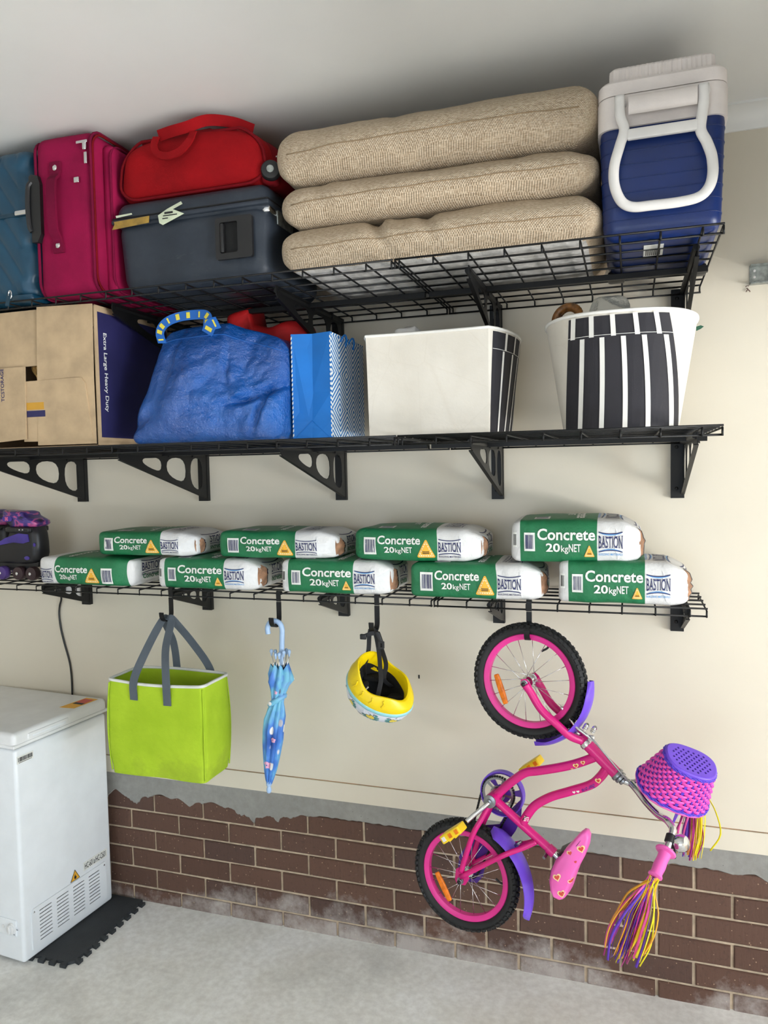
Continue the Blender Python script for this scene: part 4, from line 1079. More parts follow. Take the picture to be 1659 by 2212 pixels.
def skate(lab, dx=0, dy=0):
    cy = -.19; t = thing('roller_skate', (-.44, cy, B2), lab, 'skate', 'pair of roller skates')
    boot = [(-.470, 1.655), (-.345, 1.658), (-.336, 1.63), (-.332, 1.594), (-.331, 1.545), (-.345, 1.508), (-.40, 1.502), (-.50, 1.503), (-.575, 1.505), (-.61, 1.515), (-.62, 1.54), (-.60, 1.565), (-.555, 1.585), (-.515, 1.597), (-.485, 1.615)]
    build('boot_shell', puffy(boot, cy, .085), 'skate_black', t, smooth=60)
    cuff = [(-.506, 1.727), (-.46, 1.7235), (-.41, 1.7235), (-.390, 1.718), (-.383, 1.704), (-.364, 1.695), (-.334, 1.681), (-.330, 1.667), (-.345, 1.658), (-.40, 1.656), (-.465, 1.655), (-.485, 1.675), (-.508, 1.705)]
    build('cuff', puffy(cuff, cy, .098), 'cuff', t, smooth=60)
    f = cy-.0495
    build('cuff_emblem', prism(rrect2(-.470, 1.692, .048, .022, .010, 5), [], (0, f+.002, 0), (1, 0, 0), (0, 0, 1), .005), 'skate_purple', t, smooth=0)
    b = MB()
    for a in (45, 135): b.box((-.4715, f-.0045, 1.692), (.018, .003, .0055), ax=(V((cos(R(a)), 0, sin(R(a)))), V((0, 1, 0)), V((-sin(R(a)), 0, cos(R(a))))))
    build('cuff_cross', b, 'skate_pink', t, smooth=0)
    build('ankle_strap', rbox((-.418, cy, 1.647), (.128, .108, .022), .006, (4, 4, 2), 2), 'black_plastic', t)
    bk = build('buckle', rbox((-.39, f-.006, 1.647), (.07, .012, .020), .005, (3, 2, 2), 2), 'skate_black', t)
    for x in (-.398, -.382): build('rivet', lathe([(.004, 0), (.003, .003)], (x, f-.012, 1.648), (0, -1, 0), 10), 'chrome', bk)
    build('vamp_panel', prism([(-.49, 1.612), (-.42, 1.632), (-.375, 1.628), (-.368, 1.598), (-.40, 1.590), (-.45, 1.594), (-.52, 1.582), (-.545, 1.584)], [], (0, cy-.0435, 0), (1, 0, 0), (0, 0, 1), -.004).map(lambda p: (p.x, p.y-.003 if p.y < cy-.042 else p.y, p.z)), 'skate_purple', t, smooth=0)
    for x, z in ((-.345, 1.585), (-.385, 1.53)): build('accent', prism(ell(x, z, .014 if z < 1.55 else .006, .008, 10), [], (0, cy-.041, 0), (1, 0, 0), (0, 0, 1), .003), 'skate_purple', t, smooth=0)
    build('chassis', prism([(-.60, 1.508), (-.34, 1.512), (-.345, 1.492), (-.40, 1.484), (-.41, 1.472), (-.43, 1.472), (-.44, 1.486), (-.50, 1.488), (-.51, 1.472), (-.60, 1.48)], [], (0, cy+.028, 0), (1, 0, 0), (0, 0, 1), .056), 'skate_black', t, smooth=0)
    for x, s, mm_ in ((-.358, -1, 'wheel_dark'), (-.358, 1, 'wheel_dark'), (-.425, -1, 'wheel_dark'), (-.512, -1, 'wheel_purple'), (-.512, 1, 'wheel_purple')):
        wv = build('wheel', lathe([(.012, -.016), (.026, -.014), (.0285, -.006), (.0285, .006), (.026, .014), (.012, .016)], (x, cy+s*.042, B2+.0285), (0, 1, 0), 22), mm_, t, smooth=40)
        build('axle_nut', lathe([(.007, 0), (.007, .005), (.003, .008)], (x, cy+s*.042+s*.015, B2+.0285), (0, s, 0), 8), 'chrome', wv)
    return t
sk1 = skate('black and purple roller skate with pink cross, beside the leftmost concrete sack')
dup(sk1, (-.44-.250, -.095, B2), 'second dark roller skate, only its heel showing at the left edge')

# ------------------------------------------------------------------ socket and power lead under the shelf
t = thing('power_outlet', (-.375, -.006, 1.372), 'white wall power outlet behind the lowest shelf bracket at left', 'outlet')
build('outlet_plate', rbox((-.375, -.007, 1.372), (.118, .012, .074), .004, (2, 2, 2), 2), 'white_plastic', t)
for x in (-.403, -.345): build('switch', rbox((x, -.0145, 1.398), (.012, .006, .016), .002, (1, 1, 1), 2), 'white_plastic', t)
m = MB()
for a in (-30, 30, 90): m.box((-.345+.010*cos(R(a)), -.0135, 1.365+.010*sin(R(a))), (.003, .002, .009), ax=(V((cos(R(a+90)), 0, sin(R(a+90)))), V((0, 1, 0)), V((-sin(R(a+90)), 0, cos(R(a+90))))))
build('socket_holes', m, 'ink_black', t, smooth=0)
# ================================================================== HANGING FROM THE HOOKS
# lime insulated bag
def lime():
    t = NT('lime_canvas'); n = t.noise(6, 5)
    base = t.ramp(n, [(.3, (158, 190, 22)), (.7, (178, 208, 40))])
    z = t.sep(t.co())[2]; d = t.noise(9, 6, .7)
    f = t.math('ADD', d, t.n('MapRange', Value=z, i1=0.0, i2=.10, i3=.22, i4=0.0).outputs[0])
    base = t.mix(t.ramp(f, [(.60, (0, 0, 0)), (.76, (140, 140, 140))]), base, lin((110, 118, 36)))
    t.color(base); t.set(Roughness=.8); t.bump(t.math('ADD', t.noise(10, 5, .6), t.math('MULTIPLY', t.noise(300, 2), .05)), .35, .012); return t.m
M['lime'] = lime(); M['webbing'] = mat('grey_webbing', (84, 92, 100), .8, var=.06, bump=.3, bscale=500); M['zip_white'] = mat('white_zip', (226, 226, 220), .6, var=.03)
TX, TY, TZ = .352, -.352, .772
t = thing('cool_bag', (TX, TY, TZ), 'lime green insulated carry bag hanging from the leftmost hook', 'bag')
tw, td, th_ = .398, .172, .345
rings = []
for i in range(13):
    k = i/12; bul = 1+.03*sin(pi*k)-.02*(1-k)**6
    r = rring(TX, TY, tw*bul, td*(1+.10*sin(pi*k)), .018, TZ+th_*k, 3, 10)
    r = [p+V((.004*nz(p, 11, 2), .007*nz(p, 8, 3)+(.012*math.exp(-((p.x-TX-.0)/.06)**2-((k-.12)/.13)**2) if p.y < TY else 0), 0)) for p in r]
    if k > .9: r = [V((p.x, p.y, p.z-.010*(1-((p.x-TX)/.2)**2)*(1 if p.y < TY else -.6))) for p in r]
    rings.append(r)
inn = [[V((TX+(p.x-TX)*.975, TY+(p.y-TY)*.95, p.z)) for p in r] for r in reversed(rings)]
inn[-1] = [V((p.x, p.y, p.z+.008)) for p in inn[-1]]
tm = loft(rings+inn); build('bag_body', tm, 'lime', t, smooth=60)
build('rim_zip', tube([p+V((0, 0, .002)) for p in rings[-1]], .006, 6, closed=True).map(lambda p: p), 'zip_white', t, smooth=180)
bv = tm.bvh()
for sx in (-1, 1):
    for sy in (-1, 1): build('corner_piping', tube([V((TX+sx*(tw/2-.004)*(1+.03*sin(pi*i/10)), TY+sy*(td/2-.003)*(1+.10*sin(pi*i/10)), TZ+.01+(th_-.02)*i/10)) for i in range(11)], .003, 6), 'lime', t, smooth=180)
def strap_loop(y0, ytop, xa, xb, dz):
    """both legs of one handle meet on the hook"""
    s = -1 if y0 < TY else 1; yo = y0+s*.006
    P = [(xa, yo, TZ+th_-.062), (xa+.004, yo, TZ+th_+.01), (xa+.030, yo*.65+ytop*.35, 1.215), (TX-.030, ytop, 1.318), (TX-.006, ytop, 1.337+dz), (TX+.012, ytop, 1.336+dz), (TX+.030, ytop, 1.315), (xb-.012, yo*.65+ytop*.35, 1.215), (xb, yo, TZ+th_+.01), (xb, yo, TZ+th_-.075)]
    build('carry_strap', ribbon(P, lambda u: (1, 0, .25*(1-2*u)) if True else 0, .031, .003, 8), 'webbing', t, smooth=50)
def strap2(y0, ytop, xa, xb, dz):
    s = -1 if y0 < TY else 1; yo = y0+s*.006
    P = [(xa, yo, TZ+th_-.065), (xa+.004, yo, TZ+th_+.012), (xa+(TX-xa)*.45, yo*.6+ytop*.4, 1.235), (TX-.020, ytop, 1.325), (TX, ytop, 1.338+dz), (TX+.020, ytop, 1.325), (xb+(TX-xb)*.45, yo*.6+ytop*.4, 1.235), (xb-.002, yo, TZ+th_+.012), (xb, yo, TZ+th_-.075)]
    Q = catmull(P, 9); rings = []
    for i, p in enumerate(Q):
        d = (Q[min(i+1, len(Q)-1)]-Q[max(i-1, 0)]).normalized(); u = i/(len(Q)-1)
        flat = max(0, 1-abs(u-.5)/.18)          # over the hook the webbing lies flat, elsewhere it faces the room
        nrm = (V((0, -s if False else -1, 0))*(1-flat)+V((0, -.3, 1))*flat).normalized(); sd = d.cross(nrm).normalized(); n2 = sd.cross(d).normalized()
        wd = .031*(1-.25*flat); rings.append([p-sd*wd/2-n2*.0015, p+sd*wd/2-n2*.0015, p+sd*wd/2+n2*.0015, p-sd*wd/2+n2*.0015])
    build('carry_strap', loft(rings), 'webbing', t, smooth=50)
strap2(TY-td/2, -.350, .268, .408, 0.0)
strap2(TY+td/2, -.336, .325, .475, -.003)
build('zip_tab', rbox((.545, -.30, 1.01), (.006, .012, .03), .002, (1, 1, 2), 2), 'zip_white', t)

# child's umbrella
def brolly():
    t = NT('printed_umbrella'); p = t.co()
    n = t.n('TexNoise', Vector=t.sc3((12, 12, 7)), Scale=1.0, Detail=3).outputs[0]
    base = t.ramp(n, [(.30, (40, 86, 168)), (.45, (72, 128, 208)), (.55, (118, 190, 216)), (.65, (120, 160, 220)), (.8, (90, 150, 160))])
    k = t.n('TexVoronoi', Vector=t.sc3((24, 24, 16)), Scale=1.0).outputs[0]; c = t.n('TexVoronoi', Vector=t.sc3((24, 24, 16)), Scale=1.0).outputs[1]
    blot = t.ramp(c, [(.2, (224, 170, 196)), (.45, (240, 236, 232)), (.7, (60, 62, 110))])
    base = t.mix(t.ramp(k, [(.20, (255, 255, 255)), (.26, (0, 0, 0))]), base, blot)
    t.color(base); t.set(Roughness=.45); return t.m
M['brolly'] = brolly(); M['pale_blue'] = mat('pale_blue_plastic', (166, 194, 228), .3, var=.03); M['petal'] = mat('pink_petals', (226, 168, 200), .5)
UY = -.345
t = thing('umbrella', (.785, UY, .735), 'small light blue patterned child umbrella, furled, hanging by its crook', 'umbrella')
build('crook_handle', tube([(.7625, UY, 1.297), (.7605, UY, 1.318), (.770, UY, 1.337), (.788, UY, 1.344), (.807, UY, 1.337), (.816, UY, 1.318), (.8155, UY, 1.29), (.813, UY, 1.24), (.811, UY, 1.19)], .0092, 12, 7), 'pale_blue', t)
prof = [(1.185, .030, .808), (1.160, .040, .806), (1.138, .043, .806), (1.115, .034, .800), (1.085, .026, .795), (1.058, .022, .791), (1.030, .030, .785), (1.00, .0365, .779), (.96, .0375, .773), (.915, .035, .769), (.86, .029, .763), (.81, .0225, .757), (.775, .014, .752), (.757, .009, .750)]
rings = []
for i, (z, r, cx) in enumerate(prof):
    ring = []
    for j in range(72):
        a = 2*pi*j/72; k = i/(len(prof)-1); pl = abs(sin(4*a+1.1*k*3))
        rr = r*(.70+.36*pl)*(1+(.12*sin(a*3+z*40) if i < 3 else .03*sin(a*2+z*50)))
        ring.append(V((cx+rr*cos(a), UY+rr*sin(a), z+(.022*(pl-.5)*(1-k*6) if i == 0 else 0))))
    rings.append(ring)
cn = loft(rings, False, True); build('canopy', cn, 'brolly', t, smooth=70)
bvu = cn.bvh()
for j, (dx, dy, dz) in enumerate(((-.034, -.006, .002), (-.027, .010, -.002), (-.010, -.022, -.005), (.004, -.024, -.003), (.018, -.016, .003), (.030, .002, .003), (.024, .014, -.004), (.010, .022, .001))):
    a = math.atan2(dy, dx); x, y = .810+dx, UY+dy; zt_ = 1.229+dz
    rb_ = build('rib', tube([(.806+.015*cos(a), UY+.015*sin(a), 1.15), (x, y, zt_-.006)], .0016, 5, smooth=False), 'chrome', t, smooth=180)
    build('rib_tip', lathe([(.001, -.010), (.003, -.008), (.0040, 0), (.0068, .006), (.005, .012), (.001, .014)], (x, y, zt_), (0, 0, 1), 10), 'pale_blue', rb_, smooth=180)
build('closing_strap', tube([(.791+.0265*cos(a), UY+.0265*sin(a), 1.064+.016*cos(a)) for a in [2*pi*i/24 for i in range(24)]], .010, 8, closed=True, r2=None).map(lambda p: ((p.x-.791)*.98+.791, (p.y-UY)*.98+UY, p.z)), 'brolly', t, smooth=180)
build('snap_button', lathe([(.007, 0), (.007, .003), (.003, .005)], (.779, UY-.034, 1.060), (-.2, -1, 0), 14), 'white_plastic', t)
build('ferrule', lathe([(.0105, .02), (.0105, .010), (.0095, .004), (.006, 0), (.0085, -.006), (.0095, -.014), (.007, -.022), (.002, -.025)], (.7485, UY, .748), (.03, 0, 1), 14), 'pale_blue', t, smooth=60)
D = Decal(bvu, (0, UY-.2, 0), (1, 0, 0), (0, 0, 1), (0, 1, 0))
for cx, cz, s in ((.756, .836, .015), (.800, 1.10, .008), (.786, .93, .010)):
    for k in range(5): a = 2*pi*k/5+.3; D.put(fan([(cx+s*.55*cos(a)+s*.42*cos(2*pi*q/9), cz+s*.55*sin(a)+s*.42*sin(2*pi*q/9)) for q in range(9)], 2), 0, .0022)
D.build('flower_print', ['petal'], t)

# helmet, upside down
HC = V((1.177, -.372, 1.150)); Fd = V((.80, -.10, -.46)).normalized(); Nn = V((.40, -.46, .80)); Nn = (Nn-Fd*Nn.dot(Fd)).normalized(); Sd = Nn.cross(Fd)
def HP_(th, r, h):      # th around, r = fraction of the rim radius, h along the opening direction
    a, b = (.124 if cos(th) > 0 else .112), .094
    e = Fd*(a*r*cos(th)*(1+.06*max(0, cos(th))**4))+Sd*(b*r*sin(th)); return HC+e+Nn*h
def rimh(th):           # wavy rim: high at the back of the neck and in front of the ears
    c = cos(th); return .050+.026*max(0, -c)**1.5-.022*max(0, c)**3-.014*abs(sin(th))**6+.006*sin(2*th)**2
def hloft(prof, n=56):  # prof: list of functions th -> (r, h)
    return loft([[HP_(2*pi*j/n, *f(2*pi*j/n)) for j in range(n)] for f in prof], False, False)
t = thing('bike_helmet', tuple(HC), 'yellow and white child bike helmet hanging upside down by black straps', 'helmet')
M['yellow'] = mat('helmet_yellow', (240, 208, 8), .33, var=.04); M['aqua'] = mat('aqua_band', (150, 210, 218), .4, var=.03); M['shell_white'] = mat('helmet_white', (226, 230, 240), .3, var=.02); M['padding'] = mat('black_padding', (18, 18, 20), .95, var=.2, bump=.4, bscale=300)
dome = []
for i in range(10):
    a = pi/2*i/9; dome.append(lambda th, a=a: (max(.01, .985*sin(a)**.9), -.018-.098*cos(a)))
sh = hloft(dome); so = build('outer_shell', sh, 'shell_white', t, smooth=180)
build('trim_band', hloft([lambda th: (.985, -.020), lambda th: (1.012, -.018), lambda th: (1.022, -.012), lambda th: (1.016, -.006), lambda th: (.995, -.004)]), 'aqua', t, smooth=60)
lowr = [lambda th: (.99, -.008), lambda th: (1.0, .0), lambda th: (.985, rimh(th)*.30), lambda th: (.965, rimh(th)*.34+.002), lambda th: (.85, rimh(th)*.93), lambda th: (.815, rimh(th)), lambda th: (.765, rimh(th)-.001), lambda th: (.735, rimh(th)-.012), lambda th: (.72, rimh(th)-.050), lambda th: (.66, -.05), lambda th: (.4, -.085), lambda th: (.05, -.098)]
build('lower_shell', hloft(lowr), 'yellow', t, smooth=40)
build('padding', hloft([lambda th: (.715, rimh(th)*.6-.022+.006*sin(5*th)), lambda th: (.70, rimh(th)*.4-.03+.006*sin(5*th)), lambda th: (.62, -.045), lambda th: (.36, -.078), lambda th: (.03, -.09)]), 'padding', t, smooth=60)
for th, r_, h_, wd in ((.5, .62, -.028, .07), (2.2, .60, -.03, .08), (3.6, .62, -.03, .07), (5.0, .60, -.025, .07)):
    p = HP_(th, r_, h_); build('foam_pad', rbox(tuple(p), (wd, .05, .022), .01, (3, 3, 2), 3), 'padding', t)
lab_ = MB(); c = HP_(3.75, .50, -.022); q = MB().box(c, (.040, .030, .001), ax=(Fd, Sd, Nn)); lab_.add(q.v, q.f); c2_ = HP_(4.15, .52, -.022); q = MB().box(c2_, (.030, .010, .001), ax=(Fd, Sd, Nn)); lab_.add(q.v, q.f)
build('size_label', lab_, 'white_plastic', t, smooth=0)
for k in range(4):
    th = 4.2+.35*k
    pts_ = [HP_(th, .985, rimh(th)*.36), HP_(th+.06, .93, rimh(th)*.6), HP_(th+.03, .885, rimh(th)*.85)]
    build('moulded_ridge', tube(pts_, .0028, 6), 'yellow', t, smooth=180)
# printed suns and clouds on the white shell
M['sun_green'] = mat('sun_rays', (80, 150, 146), .5, var=0); M['sun_yellow'] = mat('sun_face', (240, 214, 84), .5, var=0)
bvh_ = sh.bvh()
def spot(th, h0):
    a = math.acos(max(-1, min(1, (-.018-h0)/.098))); return HP_(th, .985*sin(a)**.9, h0)
for th, h0, s in ((5.05, -.050, .030), (5.75, -.045, .026), (4.30, -.050, .026), (4.75, -.095, .02)):
    p = spot(th, h0); nr = (p-HC).normalized(); ex = nr.cross(V((0, 0, 1))).normalized()*-1; ey = ex.cross(nr).normalized()*-1
    if ex.x < 0: ex = -ex
    if ey.z < 0: ey = -ey
    D = Decal(bvh_, p+nr*.05, ex, ey, -nr, .05)
    for k in range(9):
        a = R(170+25*k); ca, sa = cos(a), sin(a)
        D.put(([(s*.5*ca-s*.1*sa, s*.5*sa+s*.1*ca), (s*.95*ca-s*.13*sa, s*.95*sa+s*.13*ca), (s*1.05*ca, s*1.05*sa), (s*.95*ca+s*.13*sa, s*.95*sa-s*.13*ca), (s*.5*ca+s*.1*sa, s*.5*sa-s*.1*ca)], [(0, 1, 2, 3, 4)]), 0, .0012)
    D.put(fan([(s*.48*cos(2*pi*q/14), s*.48*sin(2*pi*q/14)) for q in range(14)], 2), 1, .0016)
    cl = [(s*(-1.0+2.0*i/24), s*(.25+.16*abs(sin(i*pi/6)))) for i in range(25)]
    D.put((cl+[(x, y+s*.75*(1-(x/s)**2)) for x, y in cl], [(i, i+1, i+26, i+25) for i in range(24)]), 2, .002)
    D.put((cl+[(x, y+s*.07) for x, y in cl], [(i, i+1, i+26, i+25) for i in range(24)]), 3, .0024)
    D.build('sun_print', ['sun_green', 'sun_yellow', 'shell_white', 'ink_black'], so)
hk = V((1.150, -.345, 1.330))
def hstrap(P, w_=.015): return build('strap', flat_loop(P, w_, .002), 'webbing_black', t)
M['webbing_black'] = mat('black_webbing', (30, 31, 35), .7, var=.1, bump=.3, bscale=600)
pL = HP_(pi*.98, .70, .0); pR1 = HP_(4.75, .66, -.02); pR2 = HP_(1.6, .66, -.02)
hstrap([hk+V((-.006, -.003, .002)), hk+V((-.009, -.008, -.02)), (1.139, -.36, 1.26), tuple(HP_(2.9, .70, .02)), tuple(HP_(2.8, .62, -.03))])
hstrap([hk+V((.006, -.003, .002)), (1.166, -.352, 1.305), (1.176, -.36, 1.26), (1.188, -.385, 1.215), (1.194, -.40, 1.17), tuple(HP_(5.1, .66, -.01)), tuple(HP_(5.0, .60, -.05))])
hstrap([hk+V((.012, -.001, .0)), (1.170, -.345, 1.30), (1.182, -.342, 1.26), (1.197, -.35, 1.215), (1.192, -.36, 1.17), tuple(HP_(1.2, .60, -.03))])
hstrap([hk+V((-.012, -.004, .0)), hk+V((0, -.007, -.003)), hk+V((.014, -.004, .0))], .014)
hstrap([(1.130, -.37, 1.313), (1.15, -.366, 1.321), (1.168, -.362, 1.324)], .014)
build('strap_keeper', rbox((1.126, -.371, 1.311), (.022, .010, .018), .003, (2, 2, 2), 2), 'black_plastic', t)
build('buckle', rbox((1.178, -.360, 1.309), (.018, .012, .040), .004, (2, 2, 3), 2).map(lambda p: V((1.178, -.36, 1.309))+V(((p[0]-1.178)+(p[2]-1.309)*-.35, p[1]+.36, p[2]-1.309))), 'black_plastic', t)
build('strap_slider', prism(rrect2(1.187, 1.285, .020, .026, .004), [rrect2(1.187, 1.285, .009, .014, .002)], (0, -.362, 0), (1, 0, 0), (0, 0, 1), .006), 'black_plastic', t, smooth=0)

# ================================================================== BICYCLE
M['bike_pink'] = mat('bike_pink', (214, 24, 124), .26, var=.03); M['rim_pink'] = mat('rim_pink', (222, 48, 142), .35, var=.03)
M['bike_purple'] = mat('bike_purple', (112, 72, 208), .32, var=.04); M['guard_purple'] = mat('guard_purple', (74, 30, 138), .35, var=.04)
M['light_pink'] = mat('light_pink', (238, 100, 182), .38, var=.03); M['orange'] = mat('orange_reflector', (244, 124, 14), .2, var=.1, vscale=60)
M['pedal_yellow'] = mat('pedal_yellow', (246, 206, 24), .4, var=.04); M['sticker_cream'] = mat('sticker_cream', (240, 214, 150), .4, var=0); M['sticker_red'] = mat('sticker_red', (206, 58, 42), .4, var=0)
M['steel'] = mat('brushed_steel', (150, 152, 156), .3, 1.0, var=.05); M['sticker_black'] = mat('sticker_black', (20, 18, 22), .4, var=0)
n_ = V((-.17341, -.98346, .05234)).normalized(); e1 = V((0, 0, 1)).cross(n_).normalized(); e2 = n_.cross(e1).normalized()
CR, CF = V((1.4545, -.3300, .527)), V((1.6665, -.3325, 1.191))
bike = thing('childrens_bicycle', (1.70, -.35, .80), 'pink and purple child bicycle hung vertically by its front wheel', 'bicycle')
def bp(c, m_, parent=bike, smooth=40, name='part', kind=None): return build(name, c, m_, parent, smooth=smooth, kind=kind)
def wheel(c, sprocket, refl, valve_a, ph):
    def P(r, a, o=0): return c+e1*(r*cos(a))+e2*(r*sin(a))+n_*o
    N = 72
    rim = loft([[P(r, 2*pi*i/N, o) for r, o in ((.130, -.010), (.130, .010), (.136, .013), (.146, .014), (.149, .011), (.146, .008), (.146, -.008), (.149, -.011), (.146, -.014), (.136, -.013))] for i in range(N)]+[[P(r, 0, o) for r, o in ((.130, -.010), (.130, .010), (.136, .013), (.146, .014), (.149, .011), (.146, .008), (.146, -.008), (.149, -.011), (.146, -.014), (.136, -.013))]], False, False)
    w_ = bp(rim, 'rim_pink', name='wheel'); 
    tp = [(.146, .009), (.152, .017), (.162, .0215), (.171, .0195), (.1765, .012), (.178, 0), (.1765, -.012), (.171, -.0195), (.162, -.0215), (.152, -.017), (.146, -.009)]
    bp(loft([[P(r, 2*pi*i/N, o) for r, o in tp] for i in range(N+1)], False, False, True), 'rubber', w_, 60, 'tire')
    tr = MB(); K = 58
    for i in range(K):
        for j, (o, rr, dw, dl, tilt) in enumerate(((-.0195, .1705, .009, .0105, .9), (-.0075, .1785, .0105, .0115, .3), (.0075, .1785, .0105, .0115, -.3), (.0195, .1705, .009, .0105, -.9))):
            a = 2*pi*(i+(.5 if j in (1, 3) else 0))/K; rad = e1*cos(a)+e2*sin(a); tg = -e1*sin(a)+e2*cos(a)
            up = (rad*cos(tilt)-n_*sin(tilt)).normalized(); sd = tg.cross(up)
            tr.box(P(rr, a, o)+up*.0012, (dl, dw, .0056), ax=(tg, sd, up))
    bp(tr, 'rubber', w_, 0, 'tread', 'stuff')
    for i in range(18):
        a = 2*pi*(i+ph)/18; s = 1 if i % 2 else -1; a2 = a+(.62 if (i//2) % 2 else -.62)
        bp(tube([P(.0155, a2, s*.021), P(.131, a, s*.002)], .0010, 5, smooth=False), 'chrome', w_, 180, 'spoke')
    hb = bp(lathe([(.005, -.040), (.008, -.036), (.008, -.024), (.018, -.0235), (.018, -.0195), (.0095, -.018), (.0095, .018), (.018, .0195), (.018, .0235), (.008, .024), (.008, .036), (.005, .040)], c, n_, 18), 'chrome', w_, 30, 'hub')
    bp(lathe([(.0115, .049), (.0115, .052), (.008, .0525), (.008, .059), (.004, .061)], c, n_, 12).add(*[(lambda q: (q.v, q.f))(lathe([(.0115, -.049), (.0115, -.052), (.008, -.0525), (.008, -.059)], c, n_, 12))][0]), 'steel', w_, 30, 'axle_nut')
    bp(lathe([(.0065, .059), (.0065, .064), (.003, .066)], c, n_, 10), 'black_plastic', w_, 30, 'axle_cap')
    a0, r0, r1, rot = refl
    pc = P(r0, a0, .006); u_ = (e1*cos(rot)+e2*sin(rot)); v_ = n_.cross(u_)
    rf = bp(rbox((0, 0, 0), (.098, .021, .010), .0045, (6, 2, 2), 3).map(lambda p: pc+u_*p.x+v_*(p.y*(1-.25*(p.x/.05)**2))+n_*p.z), 'orange', w_, 40, 'reflector')
    rr_ = MB()
    for k in (-.018, .018): q = MB().box(pc+u_*k+n_*.0055, (.024, .011, .001), ax=(u_, v_, n_)); rr_.add(q.v, q.f)
    bp(rr_, M['sticker_red'] if False else 'orange', w_, 0, 'reflector_lens')
    bp(tube([P(.132, valve_a, 0), P(.121, valve_a, .001), P(.104, valve_a+.10, .002)], .0034, 8), 'rubber', w_, 40, 'valve')
    return w_
wheel(CF, False, (R(202), .098, 0, R(-70)), R(62), .32)
wheel(CR, True, (R(216), .097, 0, R(-60)), R(0), .1)
def tb(P, r, name, m_='bike_pink', seg=12, k=7, par=bike, smooth=180, up=None, r2=None): return bp(tube(P, r, seg, k, up=up, r2=r2), m_, par, smooth, name)
frame = tb([(1.842, -.372, 1.020), (1.886, -.382, .981), (1.932, -.392, .941)], .0185, 'frame', seg=18)
BB = V((1.5485, -.333, .797))
frp = [[(1.872, -.379, .984), (1.821, -.372, .957), (1.769, -.364, .935), (1.697, -.353, .911), (1.656, -.346, .898), (1.623, -.342, .873), (1.59, -.337, .841), (1.552, -.333, .800)],
       [(1.903, -.387, .954), (1.881, -.384, .921), (1.854, -.381, .895), (1.792, -.372, .864), (1.733, -.363, .835), (1.685, -.356, .799), (1.658, -.354, .761), (1.645, -.352, .735)]]
tb(frp[0], .0140, 'down_tube', par=frame); tb(frp[1], .0140, 'top_tube', par=frame)
tb([BB, (1.645, -.353, .729), (1.740, -.373, .665)], .0135, 'seat_tube', par=frame)
for s in (1, -1):
    o = n_*(.056*s)
    d0 = CR+n_*(.048*s)
    tb([d0+V((.0, 0, .012)), V((1.588, -.350, .634))+n_*(.042*s), V((1.650, -.358, .665))+n_*(.020*s), V((1.690, -.363, .688))+n_*.008*s], .0085, 'seat_stay', par=frame)
    tb([BB+n_*(.012*s), V((1.521, -.338, .737))+n_*(.032*s), V((1.499, -.336, .692))+n_*(.044*s), V((1.476, -.333, .620))+n_*(.050*s), d0+V((.002, 0, .030))], .0088, 'chain_stay', par=frame)
    P = [(-.012, -.014), (.016, -.012), (.030, .012), (.016, .030), (.004, .048), (-.016, .034), (-.020, .0)]
    bp(prism(P, [], CR+n_*(.046*s-.002), e1, e2, .004), 'bike_pink', frame, 0, 'dropout')
bp(lathe([(.019, -.034), (.0205, -.032), (.0205, .032), (.019, .034)], BB, n_, 22), 'bike_pink', frame, 30, 'bottom_bracket')
bp(lathe([(.0205, .034), (.0205, .038), (.015, .040), (.010, .0405), (.010, .046), (.004, .048)], BB, n_, 22), 'steel', frame, 30, 'bearing_cup')
hd = V((.090, -.019, -.079)).normalized()
bp(lathe([(.0205, -.006), (.0215, -.002), (.0215, .006), (.0195, .008)], (1.842, -.372, 1.020), hd, 20), 'chrome', frame, 30, 'headset')
bp(lathe([(.0195, -.004), (.021, 0), (.021, .005), (.017, .008), (.019, .010), (.019, .017), (.013, .019), (.015, .021), (.015, .027), (.012, .029)], (1.932, -.392, .941), hd, 20), 'steel', frame, 30, 'headset')
# fork
hubN = CF+n_*.050
fork = tb([CF+n_*.052+V((.004, 0, -.002)), CF+n_*.052+V((.020, 0, -.026)), V((1.719, -.342, 1.116))+n_*.050, V((1.767, -.350, 1.075))+n_*.047, V((1.801, -.358, 1.044))+n_*.036, V((1.832, -.370, 1.028))+n_*.010], .0125, 'fork', seg=14)
tb([CF-n_*.050+V((.004, 0, -.002)), CF-n_*.050+V((.020, 0, -.026)), V((1.719, -.342, 1.116))-n_*.048, V((1.767, -.350, 1.075))-n_*.045, V((1.801, -.358, 1.044))-n_*.034, V((1.832, -.370, 1.028))-n_*.010], .0125, 'fork_blade', par=fork, seg=14)
for s in (1, -1): bp(prism([(-.013, -.004), (-.010, .012), (.004, .016), (.016, .006), (.030, -.020), (.020, -.034), (.006, -.026)], [], CF+n_*(.050*s-.002), e1, e2, .004), 'bike_pink', fork, 0, 'dropout')
bp(lathe([(.013, -.024), (.017, -.016), (.0185, 0)], (1.842, -.372, 1.020), hd, 16), 'bike_pink', fork, 40, 'fork_crown')
